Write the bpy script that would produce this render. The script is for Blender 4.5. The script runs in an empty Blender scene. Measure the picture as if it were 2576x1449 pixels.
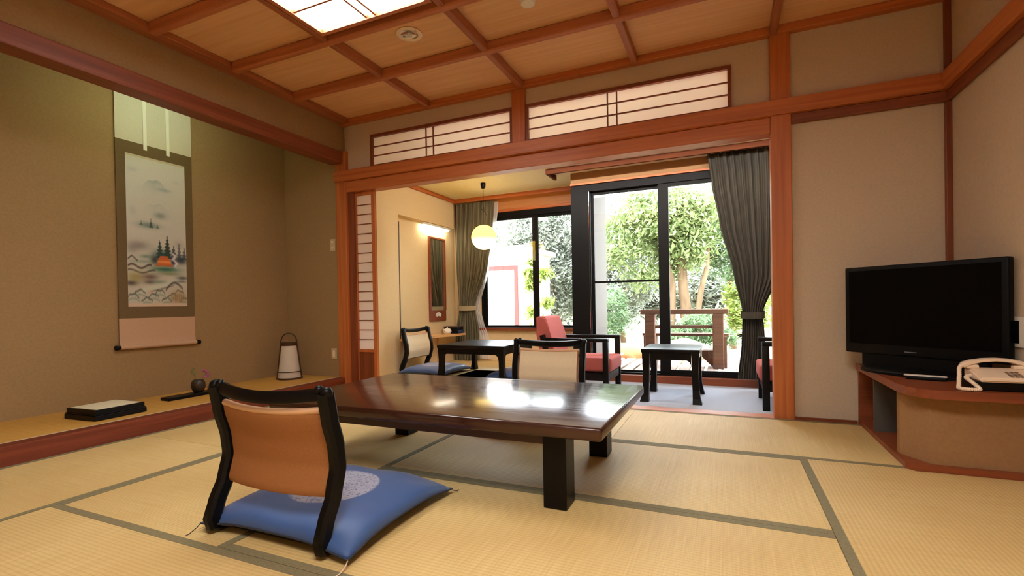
import bpy, bmesh, math, random
from mathutils import Vector, Matrix
random.seed(7)
C = bpy.context.scene.collection
SC = bpy.context.scene
PI = math.pi

# ------------------------------------------------------------------ materials
def srgb(r, g, b):
    f = lambda c: (c/255/12.92) if c/255 <= .04045 else ((c/255+.055)/1.055)**2.4
    return (f(r), f(g), f(b), 1)

def newmat(name):
    m = bpy.data.materials.new(name); m.use_nodes = True
    nt = m.node_tree
    return m, nt, nt.nodes['Principled BSDF'], nt.nodes['Material Output']

def N(nt, t, **kw):
    n = nt.nodes.new(t)
    for k, v in kw.items():
        if k in n.inputs.keys(): n.inputs[k].default_value = v
        else: setattr(n, k, v)
    return n

def mapped(nt, scale, coord='Object'):
    tc = nt.nodes.new('ShaderNodeTexCoord'); mp = nt.nodes.new('ShaderNodeMapping')
    mp.inputs['Scale'].default_value = scale
    nt.links.new(tc.outputs[coord], mp.inputs['Vector'])
    return mp

def ramp(nt, src, stops):
    r = nt.nodes.new('ShaderNodeValToRGB')
    e = r.color_ramp.elements
    e[0].position, e[0].color = stops[0]
    e[1].position, e[1].color = stops[-1]
    for p, c in stops[1:-1]:
        x = e.new(p); x.color = c
    nt.links.new(src, r.inputs['Fac'])
    return r

def mat(name, c1, c2=None, rough=.6, scale=(8, 8, 8), nscale=1, detail=4, bump=0, spec=None, metal=0, bdist=.002, sheen=0):
    m, nt, b, o = newmat(name)
    b.inputs['Roughness'].default_value = rough
    b.inputs['Metallic'].default_value = metal
    if spec is not None: b.inputs['Specular IOR Level'].default_value = spec
    if sheen: b.inputs['Sheen Weight'].default_value = sheen
    if c2 is None and not bump:
        b.inputs['Base Color'].default_value = c1
        return m
    mp = mapped(nt, scale)
    n = N(nt, 'ShaderNodeTexNoise', Scale=nscale, Detail=detail)
    nt.links.new(mp.outputs[0], n.inputs['Vector'])
    r = ramp(nt, n.outputs['Fac'], [(.3, c1), (.7, c2 or c1)])
    nt.links.new(r.outputs[0], b.inputs['Base Color'])
    if bump:
        bp = N(nt, 'ShaderNodeBump', Strength=bump, Distance=bdist)
        nt.links.new(n.outputs['Fac'], bp.inputs['Height'])
        nt.links.new(bp.outputs[0], b.inputs['Normal'])
    return m

def wood(name, c1, c2, axis, rough=.45, spec=.4, fine=38, bump=.12):
    s = [fine, fine, fine]; s['xyz'.index(axis)] = 1.3
    return mat(name, c1, c2, rough, tuple(s), 1, 5, bump, spec, bdist=.001)

def emis(name, col, strength):
    m, nt, b, o = newmat(name)
    e = N(nt, 'ShaderNodeEmission', Color=col, Strength=strength)
    nt.links.new(e.outputs[0], o.inputs['Surface'])
    return m

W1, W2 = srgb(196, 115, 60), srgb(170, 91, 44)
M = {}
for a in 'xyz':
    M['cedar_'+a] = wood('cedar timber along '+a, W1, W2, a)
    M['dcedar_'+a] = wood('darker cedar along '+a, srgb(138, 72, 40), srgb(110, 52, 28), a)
M['ceil'] = wood('ceiling cedar board', srgb(230, 184, 138), srgb(218, 168, 120), 'x', .55, .3, 30, .05)
M['batten_x'] = wood('ceiling batten along x', srgb(190, 118, 76), srgb(164, 94, 58), 'x')
M['batten_y'] = wood('ceiling batten along y', srgb(172, 104, 66), srgb(146, 82, 50), 'y')
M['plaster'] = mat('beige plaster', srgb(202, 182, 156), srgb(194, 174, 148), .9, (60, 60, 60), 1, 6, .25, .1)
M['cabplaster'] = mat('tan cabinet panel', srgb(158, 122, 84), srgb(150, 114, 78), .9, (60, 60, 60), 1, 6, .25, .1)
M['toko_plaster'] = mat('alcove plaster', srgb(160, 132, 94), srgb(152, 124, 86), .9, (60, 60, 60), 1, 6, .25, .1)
M['cream'] = mat('cream wall covering', srgb(228, 204, 158), srgb(222, 196, 150), .85, (50, 50, 50), 1, 5, .15, .1)
M['annex_ceil'] = mat('pale ceiling paper', srgb(252, 246, 226), srgb(248, 240, 218), .9, (20, 20, 20), 1, 4, .05, .1)
M['carpet'] = mat('pale grey blue carpet', srgb(188, 194, 206), srgb(176, 183, 196), .95, (260, 260, 260), 1, 3, .5, .05)
M['white'] = mat('white plastic', srgb(232, 226, 212), None, .4)
M['beige'] = mat('beige plastic', srgb(196, 176, 136), None, .45)
M['ivory'] = mat('ivory plastic', srgb(236, 214, 186), None, .35)
M['black'] = mat('black lacquer', srgb(10, 8, 7), srgb(14, 11, 9), .38, (30, 30, 4), 1, 3, .02, .16)
M['blackframe'] = mat('black window frame', srgb(8, 8, 8), None, .5, spec=.15)
M['lightwood_x'] = wood('light wood board along x', srgb(200, 140, 84), srgb(184, 122, 68), 'x')
M['lightwood_y'] = wood('light wood board', srgb(226, 178, 122), srgb(206, 156, 100), 'y')
M['darkwood'] = wood('dark brown stained wood', srgb(70, 38, 24), srgb(54, 28, 18), 'x', .4)
M['rolled'] = mat('pale tan rolled edge', srgb(206, 160, 118), None, .7)
M['chairpad'] = mat('pale seat back covering', srgb(228, 206, 168), srgb(218, 196, 158), .7, (220, 220, 220), 1, 3, .25, .3)
M['chairpanel'] = mat('tan woven back covering', srgb(150, 97, 53), srgb(142, 90, 47), .7, (220, 220, 220), 1, 3, .25, .3)
M['steel'] = mat('polished chrome', srgb(210, 210, 210), None, .12, metal=1)
M['tvscreen'] = mat('black glossy screen', srgb(3, 3, 4), None, .22, spec=.12)
M['tvcase'] = mat('black plastic casing', srgb(6, 6, 7), None, .5, spec=.15)
M['pink'] = mat('dusty red upholstery', srgb(190, 104, 98), srgb(174, 90, 84), .85, (180, 180, 180), 1, 3, .3, .2)
M['scrollmount'] = mat('olive brown silk mount', srgb(112, 92, 62), srgb(102, 84, 56), .75, (160, 160, 160), 1, 3, .15, .2)
M['scrollpale'] = mat('pale silk', srgb(216, 208, 188), srgb(206, 198, 178), .75, (120, 120, 120), 1, 3, .1, .2)
M['scrollpink'] = mat('pale pinkish silk', srgb(196, 160, 130), srgb(188, 152, 122), .75, (120, 120, 120), 1, 3, .1, .2)
M['futai'] = mat('white silk strip', srgb(236, 232, 218), None, .7)
M['paper'] = mat('sheet of pale paper', srgb(226, 214, 180), None, .8)
M['pot'] = mat('brown glazed pottery', srgb(58, 42, 26), srgb(40, 30, 20), .45, (12, 12, 12), 1, 4, .1)
M['petal'] = mat('purple pink petal', srgb(182, 92, 138), None, .6)
M['stem'] = mat('green stem', srgb(98, 106, 52), None, .6)
M['bronze'] = mat('dark bronze lacquered wood', srgb(60, 34, 20), None, .4)
M['deck'] = wood('weathered deck plank', srgb(146, 126, 114), srgb(126, 108, 96), 'y', .8, .2)
M['bench'] = wood('weathered brown bench timber', srgb(104, 74, 60), srgb(86, 60, 48), 'x', .8, .2)
M['stone'] = mat('pale garden stone', srgb(160, 146, 134), srgb(132, 116, 102), .9, (4, 4, 4), 1, 5, .4, .1, bdist=.03)
M['rust'] = mat('orange brown garden stone', srgb(164, 102, 66), srgb(140, 82, 52), .9, (5, 5, 5), 1, 5, .4, .1, bdist=.03)
M['ground'] = mat('garden ground with moss and gravel', srgb(126, 130, 92), srgb(160, 152, 134), .95, (1.2, 1.2, 1.2), 1, 6, .3, .1, bdist=.04)
M['bark'] = mat('tree bark', srgb(122, 102, 80), srgb(96, 76, 56), .95, (14, 14, 3), 1, 5, .6, .1, bdist=.02)
M['outplaster'] = mat('white exterior wall', srgb(196, 190, 186), None, .9)
M['outgrey'] = mat('grey exterior panel', srgb(78, 72, 65), None, .8)
M['pinkframe'] = mat('faded red door frame', srgb(112, 44, 40), None, .8)
M['pelmet'] = wood('darkened pelmet board', srgb(96, 52, 30), srgb(78, 40, 22), 'x', .8, .1)  # tone darkened to offset the added tube's light on the pelmet
M['stepwood'] = wood('dark red step timber', srgb(122, 58, 32), srgb(98, 42, 22), 'y', .6, .2)
M['plinth'] = wood('plinth wood', srgb(140, 72, 40), srgb(116, 56, 30), 'x', .4)

def leafmat(name, a, b, c):
    m, nt, p, o = newmat(name)
    p.inputs['Roughness'].default_value = .55
    mp = mapped(nt, (3, 3, 3))
    n = N(nt, 'ShaderNodeTexNoise', Scale=1.6, Detail=5)
    nt.links.new(mp.outputs[0], n.inputs['Vector'])
    r = ramp(nt, n.outputs['Fac'], [(.3, a), (.5, b), (.72, c)])
    nt.links.new(r.outputs[0], p.inputs['Base Color'])
    t = N(nt, 'ShaderNodeBsdfTranslucent')
    nt.links.new(r.outputs[0], t.inputs['Color'])
    mx = N(nt, 'ShaderNodeMixShader'); mx.inputs[0].default_value = .4
    nt.links.new(p.outputs[0], mx.inputs[1]); nt.links.new(t.outputs[0], mx.inputs[2])
    nt.links.new(mx.outputs[0], o.inputs['Surface'])
    return m
M['leaf'] = leafmat('fresh green leaf', srgb(92, 110, 62), srgb(132, 148, 94), srgb(170, 182, 134))
M['leaf_blue'] = leafmat('cool green leaf', srgb(74, 104, 68), srgb(114, 142, 102), srgb(156, 172, 136))
M['leaf_pale'] = leafmat('pale silvery leaf', srgb(98, 106, 92), srgb(138, 144, 128), srgb(174, 176, 164))
M['leaf_lime'] = leafmat('lime green leaf', srgb(94, 116, 42), srgb(126, 144, 62), srgb(152, 164, 94))

def paperlamp(name, col, trans):
    m, nt, b, o = newmat(name)
    d = N(nt, 'ShaderNodeBsdfDiffuse', Color=col); t = N(nt, 'ShaderNodeBsdfTranslucent', Color=col)
    mx = N(nt, 'ShaderNodeMixShader'); mx.inputs[0].default_value = trans
    nt.links.new(d.outputs[0], mx.inputs[1]); nt.links.new(t.outputs[0], mx.inputs[2])
    nt.links.new(mx.outputs[0], o.inputs['Surface'])
    return m
M['shoji'] = paperlamp('white shoji paper', srgb(244, 232, 224), .55)
M['ranma'] = paperlamp('white transom paper', srgb(250, 242, 232), .6)
M['sheer'] = paperlamp('white sheer curtain', srgb(250, 250, 250), .6)
M['washi'] = paperlamp('lantern paper', srgb(236, 224, 206), .3)

def glassmat(name, tint=(1, 1, 1, 1)):
    m, nt, b, o = newmat(name)
    fr = N(nt, 'ShaderNodeFresnel', IOR=1.45)
    t = N(nt, 'ShaderNodeBsdfTransparent', Color=tint); g = N(nt, 'ShaderNodeBsdfGlossy', Roughness=.02)
    mx = N(nt, 'ShaderNodeMixShader')
    nt.links.new(fr.outputs[0], mx.inputs[0]); nt.links.new(t.outputs[0], mx.inputs[1]); nt.links.new(g.outputs[0], mx.inputs[2])
    nt.links.new(mx.outputs[0], o.inputs['Surface'])
    return m
M['glass'] = glassmat('window glass')
M['mirror'] = mat('mirror silvering', srgb(225, 228, 225), None, .02, metal=1)

def tatami_mat(name, axis):
    # axis: direction the ridges run in
    m, nt, b, o = newmat(name)
    b.inputs['Roughness'].default_value = .62; b.inputs['Specular IOR Level'].default_value = .35
    tc = nt.nodes.new('ShaderNodeTexCoord')
    w = N(nt, 'ShaderNodeTexWave', bands_direction=('Y' if axis == 'x' else 'X'))
    w.inputs['Scale'].default_value = 1/.0165/PI*PI/20*PI*2/ (PI) if False else 19.0
    w.inputs['Distortion'].default_value = .15
    w.inputs['Detail'].default_value = 1
    nt.links.new(tc.outputs['Object'], w.inputs['Vector'])
    mp = mapped(nt, (3, 160, 1) if axis == 'y' else (160, 3, 1))
    n = N(nt, 'ShaderNodeTexNoise', Scale=1, Detail=4); nt.links.new(mp.outputs[0], n.inputs['Vector'])
    mp2 = mapped(nt, (1.5, 1.5, 1))
    n2 = N(nt, 'ShaderNodeTexNoise', Scale=1, Detail=3); nt.links.new(mp2.outputs[0], n2.inputs['Vector'])
    r = ramp(nt, n.outputs['Fac'], [(.25, srgb(203, 174, 114)), (.75, srgb(221, 195, 135))])
    r2 = ramp(nt, n2.outputs['Fac'], [(.3, srgb(232, 220, 200)), (.7, srgb(255, 255, 255))])
    mx = N(nt, 'ShaderNodeMixRGB', blend_type='MULTIPLY'); mx.inputs[0].default_value = .7
    nt.links.new(r.outputs[0], mx.inputs[1]); nt.links.new(r2.outputs[0], mx.inputs[2])
    mw = N(nt, 'ShaderNodeMixRGB', blend_type='MULTIPLY'); mw.inputs[0].default_value = .22
    rw = ramp(nt, w.outputs['Fac'], [(.0, (.45, .42, .36, 1)), (.5, (1, 1, 1, 1))])
    nt.links.new(mx.outputs[0], mw.inputs[1]); nt.links.new(rw.outputs[0], mw.inputs[2])
    nt.links.new(mw.outputs[0], b.inputs['Base Color'])
    bp = N(nt, 'ShaderNodeBump', Strength=.25, Distance=.002)
    nt.links.new(w.outputs['Fac'], bp.inputs['Height']); nt.links.new(bp.outputs[0], b.inputs['Normal'])
    return m
M['tatami_x'] = tatami_mat('woven rush ridges along x', 'x')
M['tatami_y'] = tatami_mat('woven rush ridges along y', 'y')
M['annex_mat'] = mat('pale golden rush matting', srgb(226, 196, 136), srgb(214, 182, 122), .6, (4, 90, 4), 1, 4, .2, .3)
M['tatami_gold'] = mat('golden rush matting', srgb(206, 158, 78), srgb(190, 142, 64), .6, (4, 90, 4), 1, 4, .2, .3)
M['heri'] = mat('olive grey cloth edging', srgb(134, 124, 92), srgb(118, 110, 82), .8, (130, 130, 130), 1, 2, .25, .2)
M['pale_edge'] = mat('pale cloth edging', srgb(206, 186, 160), None, .8)

def tabletop_mat():
    m, nt, b, o = newmat('dark red brown lacquered tabletop')
    mp = mapped(nt, (1.6, 46, 10))
    n = N(nt, 'ShaderNodeTexNoise', Scale=1, Detail=6); nt.links.new(mp.outputs[0], n.inputs['Vector'])
    r = ramp(nt, n.outputs['Fac'], [(.3, srgb(44, 20, 13)), (.7, srgb(64, 31, 19))])
    nt.links.new(r.outputs[0], b.inputs['Base Color'])
    r2 = ramp(nt, n.outputs['Fac'], [(.3, (.15, .15, .15, 1)), (.7, (.26, .26, .26, 1))])
    nt.links.new(r2.outputs[0], b.inputs['Roughness'])
    b.inputs['Specular IOR Level'].default_value = .5
    b.inputs['Coat Weight'].default_value = .15; b.inputs['Coat Roughness'].default_value = .1
    bp = N(nt, 'ShaderNodeBump', Strength=.06, Distance=.001)
    nt.links.new(n.outputs['Fac'], bp.inputs['Height']); nt.links.new(bp.outputs[0], b.inputs['Normal'])
    return m
M['tabletop'] = tabletop_mat()

def curtain_mat(name, a, b_, pale):
    m, nt, b, o = newmat(name)
    b.inputs['Roughness'].default_value = .9
    mp = mapped(nt, (55, 55, .6)); n = N(nt, 'ShaderNodeTexNoise', Scale=1, Detail=2)
    nt.links.new(mp.outputs[0], n.inputs['Vector'])
    r = ramp(nt, n.outputs['Fac'], [(.35, a), (.5, b_), (.68, pale)])
    nt.links.new(r.outputs[0], b.inputs['Base Color'])
    return m
M['curtain'] = curtain_mat('olive striped curtain', srgb(78, 74, 52), srgb(102, 94, 70), srgb(128, 116, 90))
M['curtain_shaded'] = curtain_mat('curtain toned for shadow', srgb(44, 40, 31), srgb(52, 47, 37), srgb(64, 59, 49))  # base colour darkened to hold the right curtain's shadow
M['tieback'] = mat('curtain tieback', srgb(164, 150, 116), None, .9)

def zabuton_mat():
    m, nt, b, o = newmat('blue silk with round silver medallion')
    b.inputs['Roughness'].default_value = .5; b.inputs['Sheen Weight'].default_value = .25
    tc = nt.nodes.new('ShaderNodeTexCoord')
    sub = N(nt, 'ShaderNodeVectorMath', operation='MULTIPLY'); sub.inputs[1].default_value = (1, 1, 0)
    nt.links.new(tc.outputs['Object'], sub.inputs[0])
    ln = N(nt, 'ShaderNodeVectorMath', operation='LENGTH'); nt.links.new(sub.outputs[0], ln.inputs[0])
    mask = ramp(nt, ln.outputs['Value'], [(.172, (1, 1, 1, 1)), (.18, (0, 0, 0, 1))])
    n = N(nt, 'ShaderNodeTexVoronoi', Scale=95); nt.links.new(tc.outputs['Object'], n.inputs['Vector'])
    w = N(nt, 'ShaderNodeTexWave', wave_type='RINGS', rings_direction='Z')
    w.inputs['Scale'].default_value = 9; w.inputs['Distortion'].default_value = 14; w.inputs['Detail'].default_value = 3
    w.inputs['Detail Scale'].default_value = 4
    nt.links.new(tc.outputs['Object'], w.inputs['Vector'])
    add = N(nt, 'ShaderNodeMath', operation='MULTIPLY'); nt.links.new(n.outputs['Distance'], add.inputs[0]); add.inputs[1].default_value = 1.2
    a2 = N(nt, 'ShaderNodeMath', operation='ADD'); nt.links.new(add.outputs[0], a2.inputs[0]); nt.links.new(w.outputs['Fac'], a2.inputs[1])
    pat = ramp(nt, a2.outputs[0], [(.45, (.12, .12, .12, 1)), (1.0, (1, 1, 1, 1))])
    mul = N(nt, 'ShaderNodeMath', operation='MULTIPLY'); nt.links.new(mask.outputs[0], mul.inputs[0]); nt.links.new(pat.outputs[0], mul.inputs[1])
    mul2 = N(nt, 'ShaderNodeMath', operation='MULTIPLY'); nt.links.new(mul.outputs[0], mul2.inputs[0]); mul2.inputs[1].default_value = .75
    mx = N(nt, 'ShaderNodeMixRGB'); nt.links.new(mul2.outputs[0], mx.inputs[0])
    mx.inputs[1].default_value = srgb(48, 80, 132); mx.inputs[2].default_value = srgb(176, 172, 182)
    nt.links.new(mx.outputs[0], b.inputs['Base Color'])
    n3 = N(nt, 'ShaderNodeTexNoise', Scale=300); nt.links.new(tc.outputs['Object'], n3.inputs['Vector'])
    bp = N(nt, 'ShaderNodeBump', Strength=.1, Distance=.001); nt.links.new(n3.outputs['Fac'], bp.inputs['Height'])
    nt.links.new(bp.outputs[0], b.inputs['Normal'])
    return m
M['zabuton'] = zabuton_mat()
M['thread'] = mat('pale thread', srgb(214, 190, 168), None, .7)
M['darkthread'] = mat('dark blue thread', srgb(36, 40, 56), None, .7)

M['lamp_paper'] = emis('glowing lamp paper', srgb(255, 252, 248), 15.0)
M['lamp_paper_fill'] = emis('added fill lamp paper', srgb(255, 252, 248), 42.0)  # for the added lamp behind the viewer
M['globe'] = None

# ------------------------------------------------------------------ mesh helpers
class MB:
    def __init__(self): self.bm = bmesh.new()
    def box(self, x0, x1, y0, y1, z0, z1, bev=0, seg=2):
        g = bmesh.ops.create_cube(self.bm, size=1)['verts']
        for v in g:
            v.co = Vector(((x0+x1)/2+v.co.x*(x1-x0), (y0+y1)/2+v.co.y*(y1-y0), (z0+z1)/2+v.co.z*(z1-z0)))
        if bev:
            es = {e for v in g for e in v.link_edges}
            bmesh.ops.bevel(self.bm, geom=list(es), offset=bev, segments=seg, affect='EDGES', profile=.5)
        return self
    def tube(self, pts, r, seg=8, cap=True):
        pts = [Vector(p) for p in pts]
        rings = []
        up = None
        for i, p in enumerate(pts):
            d = (pts[min(i+1, len(pts)-1)]-pts[max(i-1, 0)]).normalized()
            if up is None:
                up = Vector((0, 0, 1)) if abs(d.z) < .9 else Vector((1, 0, 0))
            a = d.cross(up)
            if a.length < 1e-4: a = d.cross(Vector((0, 1, 0)))
            a.normalize(); b = a.cross(d).normalized(); up = b
            rr = r[i] if isinstance(r, (list, tuple)) else r
            rings.append([self.bm.verts.new(p+(a*math.cos(t)+b*math.sin(t))*rr) for t in [2*PI*k/seg for k in range(seg)]])
        self._skin(rings, cap)
        return self
    def _skin(self, rings, cap=True, closed=True):
        for A, B in zip(rings, rings[1:]):
            n = len(A)
            for k in range(n if closed else n-1):
                self.bm.faces.new((A[k], A[(k+1) % n], B[(k+1) % n], B[k]))
        if cap:
            try:
                self.bm.faces.new(rings[0][::-1]); self.bm.faces.new(rings[-1])
            except ValueError: pass
    def sweep(self, pts, side, w, d, cap=True):
        """rectangular bar swept along pts; 'side' is the constant side direction, w its width, d the depth (may be lists)"""
        pts = [Vector(p) for p in pts]; s = Vector(side).normalized(); rings = []
        for i, p in enumerate(pts):
            t = (pts[min(i+1, len(pts)-1)]-pts[max(i-1, 0)]).normalized()
            n = t.cross(s).normalized()
            ww = w[i] if isinstance(w, (list, tuple)) else w
            dd = d[i] if isinstance(d, (list, tuple)) else d
            ch = .22
            o = []
            for sx, sn in ((-1, -1+2*ch), (-1, 1-2*ch), (-1+2*ch, 1), (1-2*ch, 1), (1, 1-2*ch), (1, -1+2*ch), (1-2*ch, -1), (-1+2*ch, -1)):
                o.append(self.bm.verts.new(p+s*sx*ww/2+n*sn*dd/2))
            rings.append(o)
        self._skin(rings, cap)
        return self
    def lathe(self, prof, c=(0, 0, 0), seg=24, cap=True):
        c = Vector(c); rings = []
        for r, z in prof:
            rings.append([self.bm.verts.new(c+Vector((r*math.cos(2*PI*k/seg), r*math.sin(2*PI*k/seg), z))) for k in range(seg)])
        self._skin(rings, cap)
        return self
    def prism(self, poly, a0, a1, axis='z'):
        def P(u, v, w):
            return {'z': Vector((u, v, w)), 'y': Vector((u, w, v)), 'x': Vector((w, u, v))}[axis]
        A = [self.bm.verts.new(P(u, v, a0)) for u, v in poly]
        B = [self.bm.verts.new(P(u, v, a1)) for u, v in poly]
        self._skin([A, B])
        return self
    def grid(self, fn, nu, nv, wrap=False):
        V = [[self.bm.verts.new(fn(i/nu, j/nv)) for j in range(nv+1)] for i in range(nu+1)]
        for i in range(nu):
            for j in range(nv):
                self.bm.faces.new((V[i][j], V[i+1][j], V[i+1][j+1], V[i][j+1]))
        return V
    def ball(self, c, r, sub=2, sq=(1, 1, 1)):
        g = bmesh.ops.create_icosphere(self.bm, subdivisions=sub, radius=1)['verts']
        for v in g:
            v.co = Vector((c[0]+v.co.x*r*sq[0], c[1]+v.co.y*r*sq[1], c[2]+v.co.z*r*sq[2]))
        return self
    def build(self, name, m, parent=None, smooth=None, loc=None):
        bmesh.ops.recalc_face_normals(self.bm, faces=self.bm.faces)
        me = bpy.data.meshes.new(name)
        self.bm.to_mesh(me); self.bm.free()
        if m is not None: me.materials.append(m)
        if smooth is not None:
            me.polygons.foreach_set('use_smooth', [True]*len(me.polygons))
            if smooth < 180:
                try: me.set_sharp_from_angle(angle=math.radians(smooth))
                except Exception: pass
        o = bpy.data.objects.new(name, me); C.objects.link(o)
        if parent: o.parent = parent
        if loc: o.location = loc
        return o

def tag(o, label, cat, group=None, kind=None):
    o['label'] = label; o['category'] = cat
    if group: o['group'] = group
    if kind: o['kind'] = kind
    return o
def thing(name, label, cat, loc=(0, 0, 0), rz=0, group=None):
    o = bpy.data.objects.new(name, None); C.objects.link(o)
    o.location = loc; o.rotation_euler = (0, 0, rz); o.empty_display_size = .1
    return tag(o, label, cat, group)
def struct(name, mb, m, parent=None, smooth=None):
    o = mb.build(name, m, parent, smooth)
    if not parent: o['kind'] = 'structure'
    return o
def dup(root, loc, rz, label, group=None):
    r = root.copy(); C.objects.link(r); r.location = loc; r.rotation_euler = (0, 0, rz); r['label'] = label
    if group: r['group'] = group
    for ch in list(root.children):
        c = ch.copy(); C.objects.link(c); c.parent = r
        for g in ch.children:
            d = g.copy(); C.objects.link(d); d.parent = c
    return r
def box(*a, **k): return MB().box(*a, **k)

# ------------------------------------------------------------------ main dimensions
YB = 3.92          # face of the post row between the two rooms
XL, XT = -3.62, -4.48   # alcove front line, alcove back wall
XR = 1.31          # right wall
ZC = 2.76          # ceiling boards
YF = -1.7          # wall behind the camera
AX0, AX1 = -3.84, 1.31  # inner room
AY_W, AY_D = 6.55, 5.75 # low window wall, garden door plane
ZA = 2.42
CZ = -.08          # carpet level

# ------------------------------------------------------------------ shell of the main room
struct('floor', box(XL, XR+.1, YF, YB+.12, -.2, -.055), M['darkwood'])
struct('ceiling', box(XL-.02, XR+.1, YF-.1, YB+.15, ZC, ZC+.05), M['ceil'])
struct('wall_right', box(XR, XR+.12, YF-.12, YB+.2, -.2, ZC), M['plaster'])
struct('wall_front', box(XT-.1, XR+.12, YF-.12, YF, -.2, ZC), M['plaster'])
struct('wall_back', box(.40, XR, YB+.03, YB+.13, -.2, ZC), M['plaster'])
wb = MB()
wb.box(-3.56, -3.25, YB+.03, YB+.12, 2.2, ZC); wb.box(-3.715, -3.56, YB+.052, YB+.12, 2.452, ZC)
wb.box(.05, .32, YB+.03, YB+.12, 2.2, ZC)
wb.box(-3.25, .05, YB+.03, YB+.12, 2.57, ZC)
wb.box(-1.70, -1.545, YB+.03, YB+.12, 2.2, 2.57)
struct('wall_back', wb, M['plaster'])
struct('wall_left', box(XL-.10, XL, YF, YB+.05, 2.42, ZC), M['toko_plaster'])  # alcove's darker plaster carries the dimness of the left side
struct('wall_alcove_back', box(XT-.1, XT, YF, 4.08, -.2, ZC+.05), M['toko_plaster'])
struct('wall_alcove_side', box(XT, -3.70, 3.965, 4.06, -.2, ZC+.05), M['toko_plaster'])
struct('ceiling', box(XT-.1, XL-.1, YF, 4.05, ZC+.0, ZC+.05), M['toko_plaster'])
# alcove raised floor
struct('floor', box(XT, XL-.10, YF, 3.965, -.2, .092), M['darkwood'])
struct('trim_1', MB().box(XL-.10, XL, YF, YB, -.05, .112, .006), M['stepwood'])  # red timber, darkened further for the dim left side
am = thing('tatami_mat', 'narrow golden rush mat covering the raised alcove floor under the hanging scroll', 'tatami mat', (-4.1, 1.1, .092))
MB().box(XT+4.1, XL-.1-.03+4.1, YF-1.1, 3.96-1.1, 0, .016).build('mat_surface', M['tatami_gold'], am)
MB().box(XL-.1-.03+4.1, XL-.10+4.1-.001, YF-1.1, 3.96-1.1, 0, .017).build('border', M['pale_edge'], am)['label'] = 'pale cloth border'
# alcove beam, posts
struct('trim_2', MB().box(XL-.12, XL+.03, YF, YB-.02, 2.315, 2.435, .005), M['dcedar_y'])  # darker cedar puts the left side's dimness into the colour
struct('trim_3', MB().box(-3.70, -3.565, YB-.01, YB+.12, -.1, 2.45, .006), M['cedar_z'])      # left post
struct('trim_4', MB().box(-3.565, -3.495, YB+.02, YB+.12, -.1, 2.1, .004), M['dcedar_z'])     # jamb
struct('trim_5', MB().box(.302, .43, YB-.012, YB+.12, -.1, ZC, .006), M['cedar_z'])          # right post
struct('trim_6', MB().box(-1.692, -1.572, YB-.005, YB+.1, 2.23, ZC-.05, .004), M['cedar_z'])   # short post between the transoms
# lintel between the two rooms: projecting rail with a grooved head below
struct('trim_7', MB().box(-3.70, XR, YB-.035, YB+.06, 2.135, 2.24, .004), M['cedar_x'])
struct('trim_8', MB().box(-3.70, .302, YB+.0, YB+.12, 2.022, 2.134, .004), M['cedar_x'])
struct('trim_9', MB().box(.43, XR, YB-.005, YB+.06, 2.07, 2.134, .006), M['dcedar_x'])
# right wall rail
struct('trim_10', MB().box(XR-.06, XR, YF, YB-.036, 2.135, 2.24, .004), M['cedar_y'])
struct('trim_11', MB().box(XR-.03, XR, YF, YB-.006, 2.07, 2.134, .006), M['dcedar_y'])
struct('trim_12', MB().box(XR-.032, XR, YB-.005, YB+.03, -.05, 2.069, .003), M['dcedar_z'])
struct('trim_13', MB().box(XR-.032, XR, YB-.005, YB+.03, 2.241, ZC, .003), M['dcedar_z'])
# ceiling edge mouldings
struct('trim_14', MB().box(XL, XR, YB-.03, YB+.05, 2.705, ZC, .006), M['cedar_x'])
struct('trim_15', MB().box(XL, XL+.13, YF, YB-.03, 2.715, ZC, .006), M['batten_y'])
struct('trim_16', MB().box(XR-.06, XR, YF, YB-.03, 2.705, ZC, .006), M['cedar_y'])
n = 17
for x in (-2.535, -1.59, -.63, .325):
    struct('trim_%d' % n, MB().box(x-.024, x+.024, YF, YB-.032, 2.690, ZC, .008), M['batten_y']); n += 1
for y in (3.225, 2.635, 2.04, 1.45, .85, .25, -.35, -.95):
    segs = ((XL+.13, -.655), (.35, XR-.06)) if -.6 < y < .5 else ((XL+.13, XR-.06),) if (not (1.46 < y < 2.6)) else ((XL+.13, -2.56), (-1.566, XR-.06))
    for a, b in segs:
        struct('trim_%d' % n, MB().box(a, b, y-.028, y+.028, 2.682, ZC, .012), M['batten_x']); n += 1
# threshold and floor-line strip
struct('trim_%d' % n, MB().box(-3.495, .302, YB-.035, YB+.10, -.1, .003, .003), M['cedar_x']); n += 1
struct('baseboard_back', box(.43, .80, YB+.012, YB+.03, -.055, .012), M['dcedar_x'])

# ------------------------------------------------------------------ transoms (papered lattice over the lintel)
def transom(x0, x1, split, label):
    t = thing('transom_window', label, 'transom', ((x0+x1)/2, YB+.03, 2.24), 0, 'papered transoms over the lintel')
    cx = (x0+x1)/2; X0, X1, h = x0-cx, x1-cx, .325
    f = MB()
    for a in ((X0, X1, h-.028, h), (X0, X1, 0, .022)): f.box(a[0], a[1], -.022, .03, a[2], a[3])
    for a in ((X0, X0+.026), (X1-.026, X1)): f.box(a[0], a[1], -.0215, .0295, .022, h-.028)
    f.build('frame', M['dcedar_x'], t)
    l = MB()
    for z in (.022+.0915, .022+.183): l.box(X0+.026, X1-.026, -.008, .004, z-.005, z+.005)
    for s in split: l.box(s-cx-.005, s-cx+.005, -.0085, .0035, .022, h-.028)
    l.build('lattice', M['dcedar_x'], t)
    MB().box(X0+.02, X1-.02, .005, .007, .015, h-.02).build('paper', M['ranma'], t)
    return t
transom(-3.255, -1.693, (-2.60, -2.52), 'left papered transom above the lintel, beside the alcove')
transom(-1.571, .055, (-.86, -.785), 'right papered transom above the lintel, between the two posts')

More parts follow.
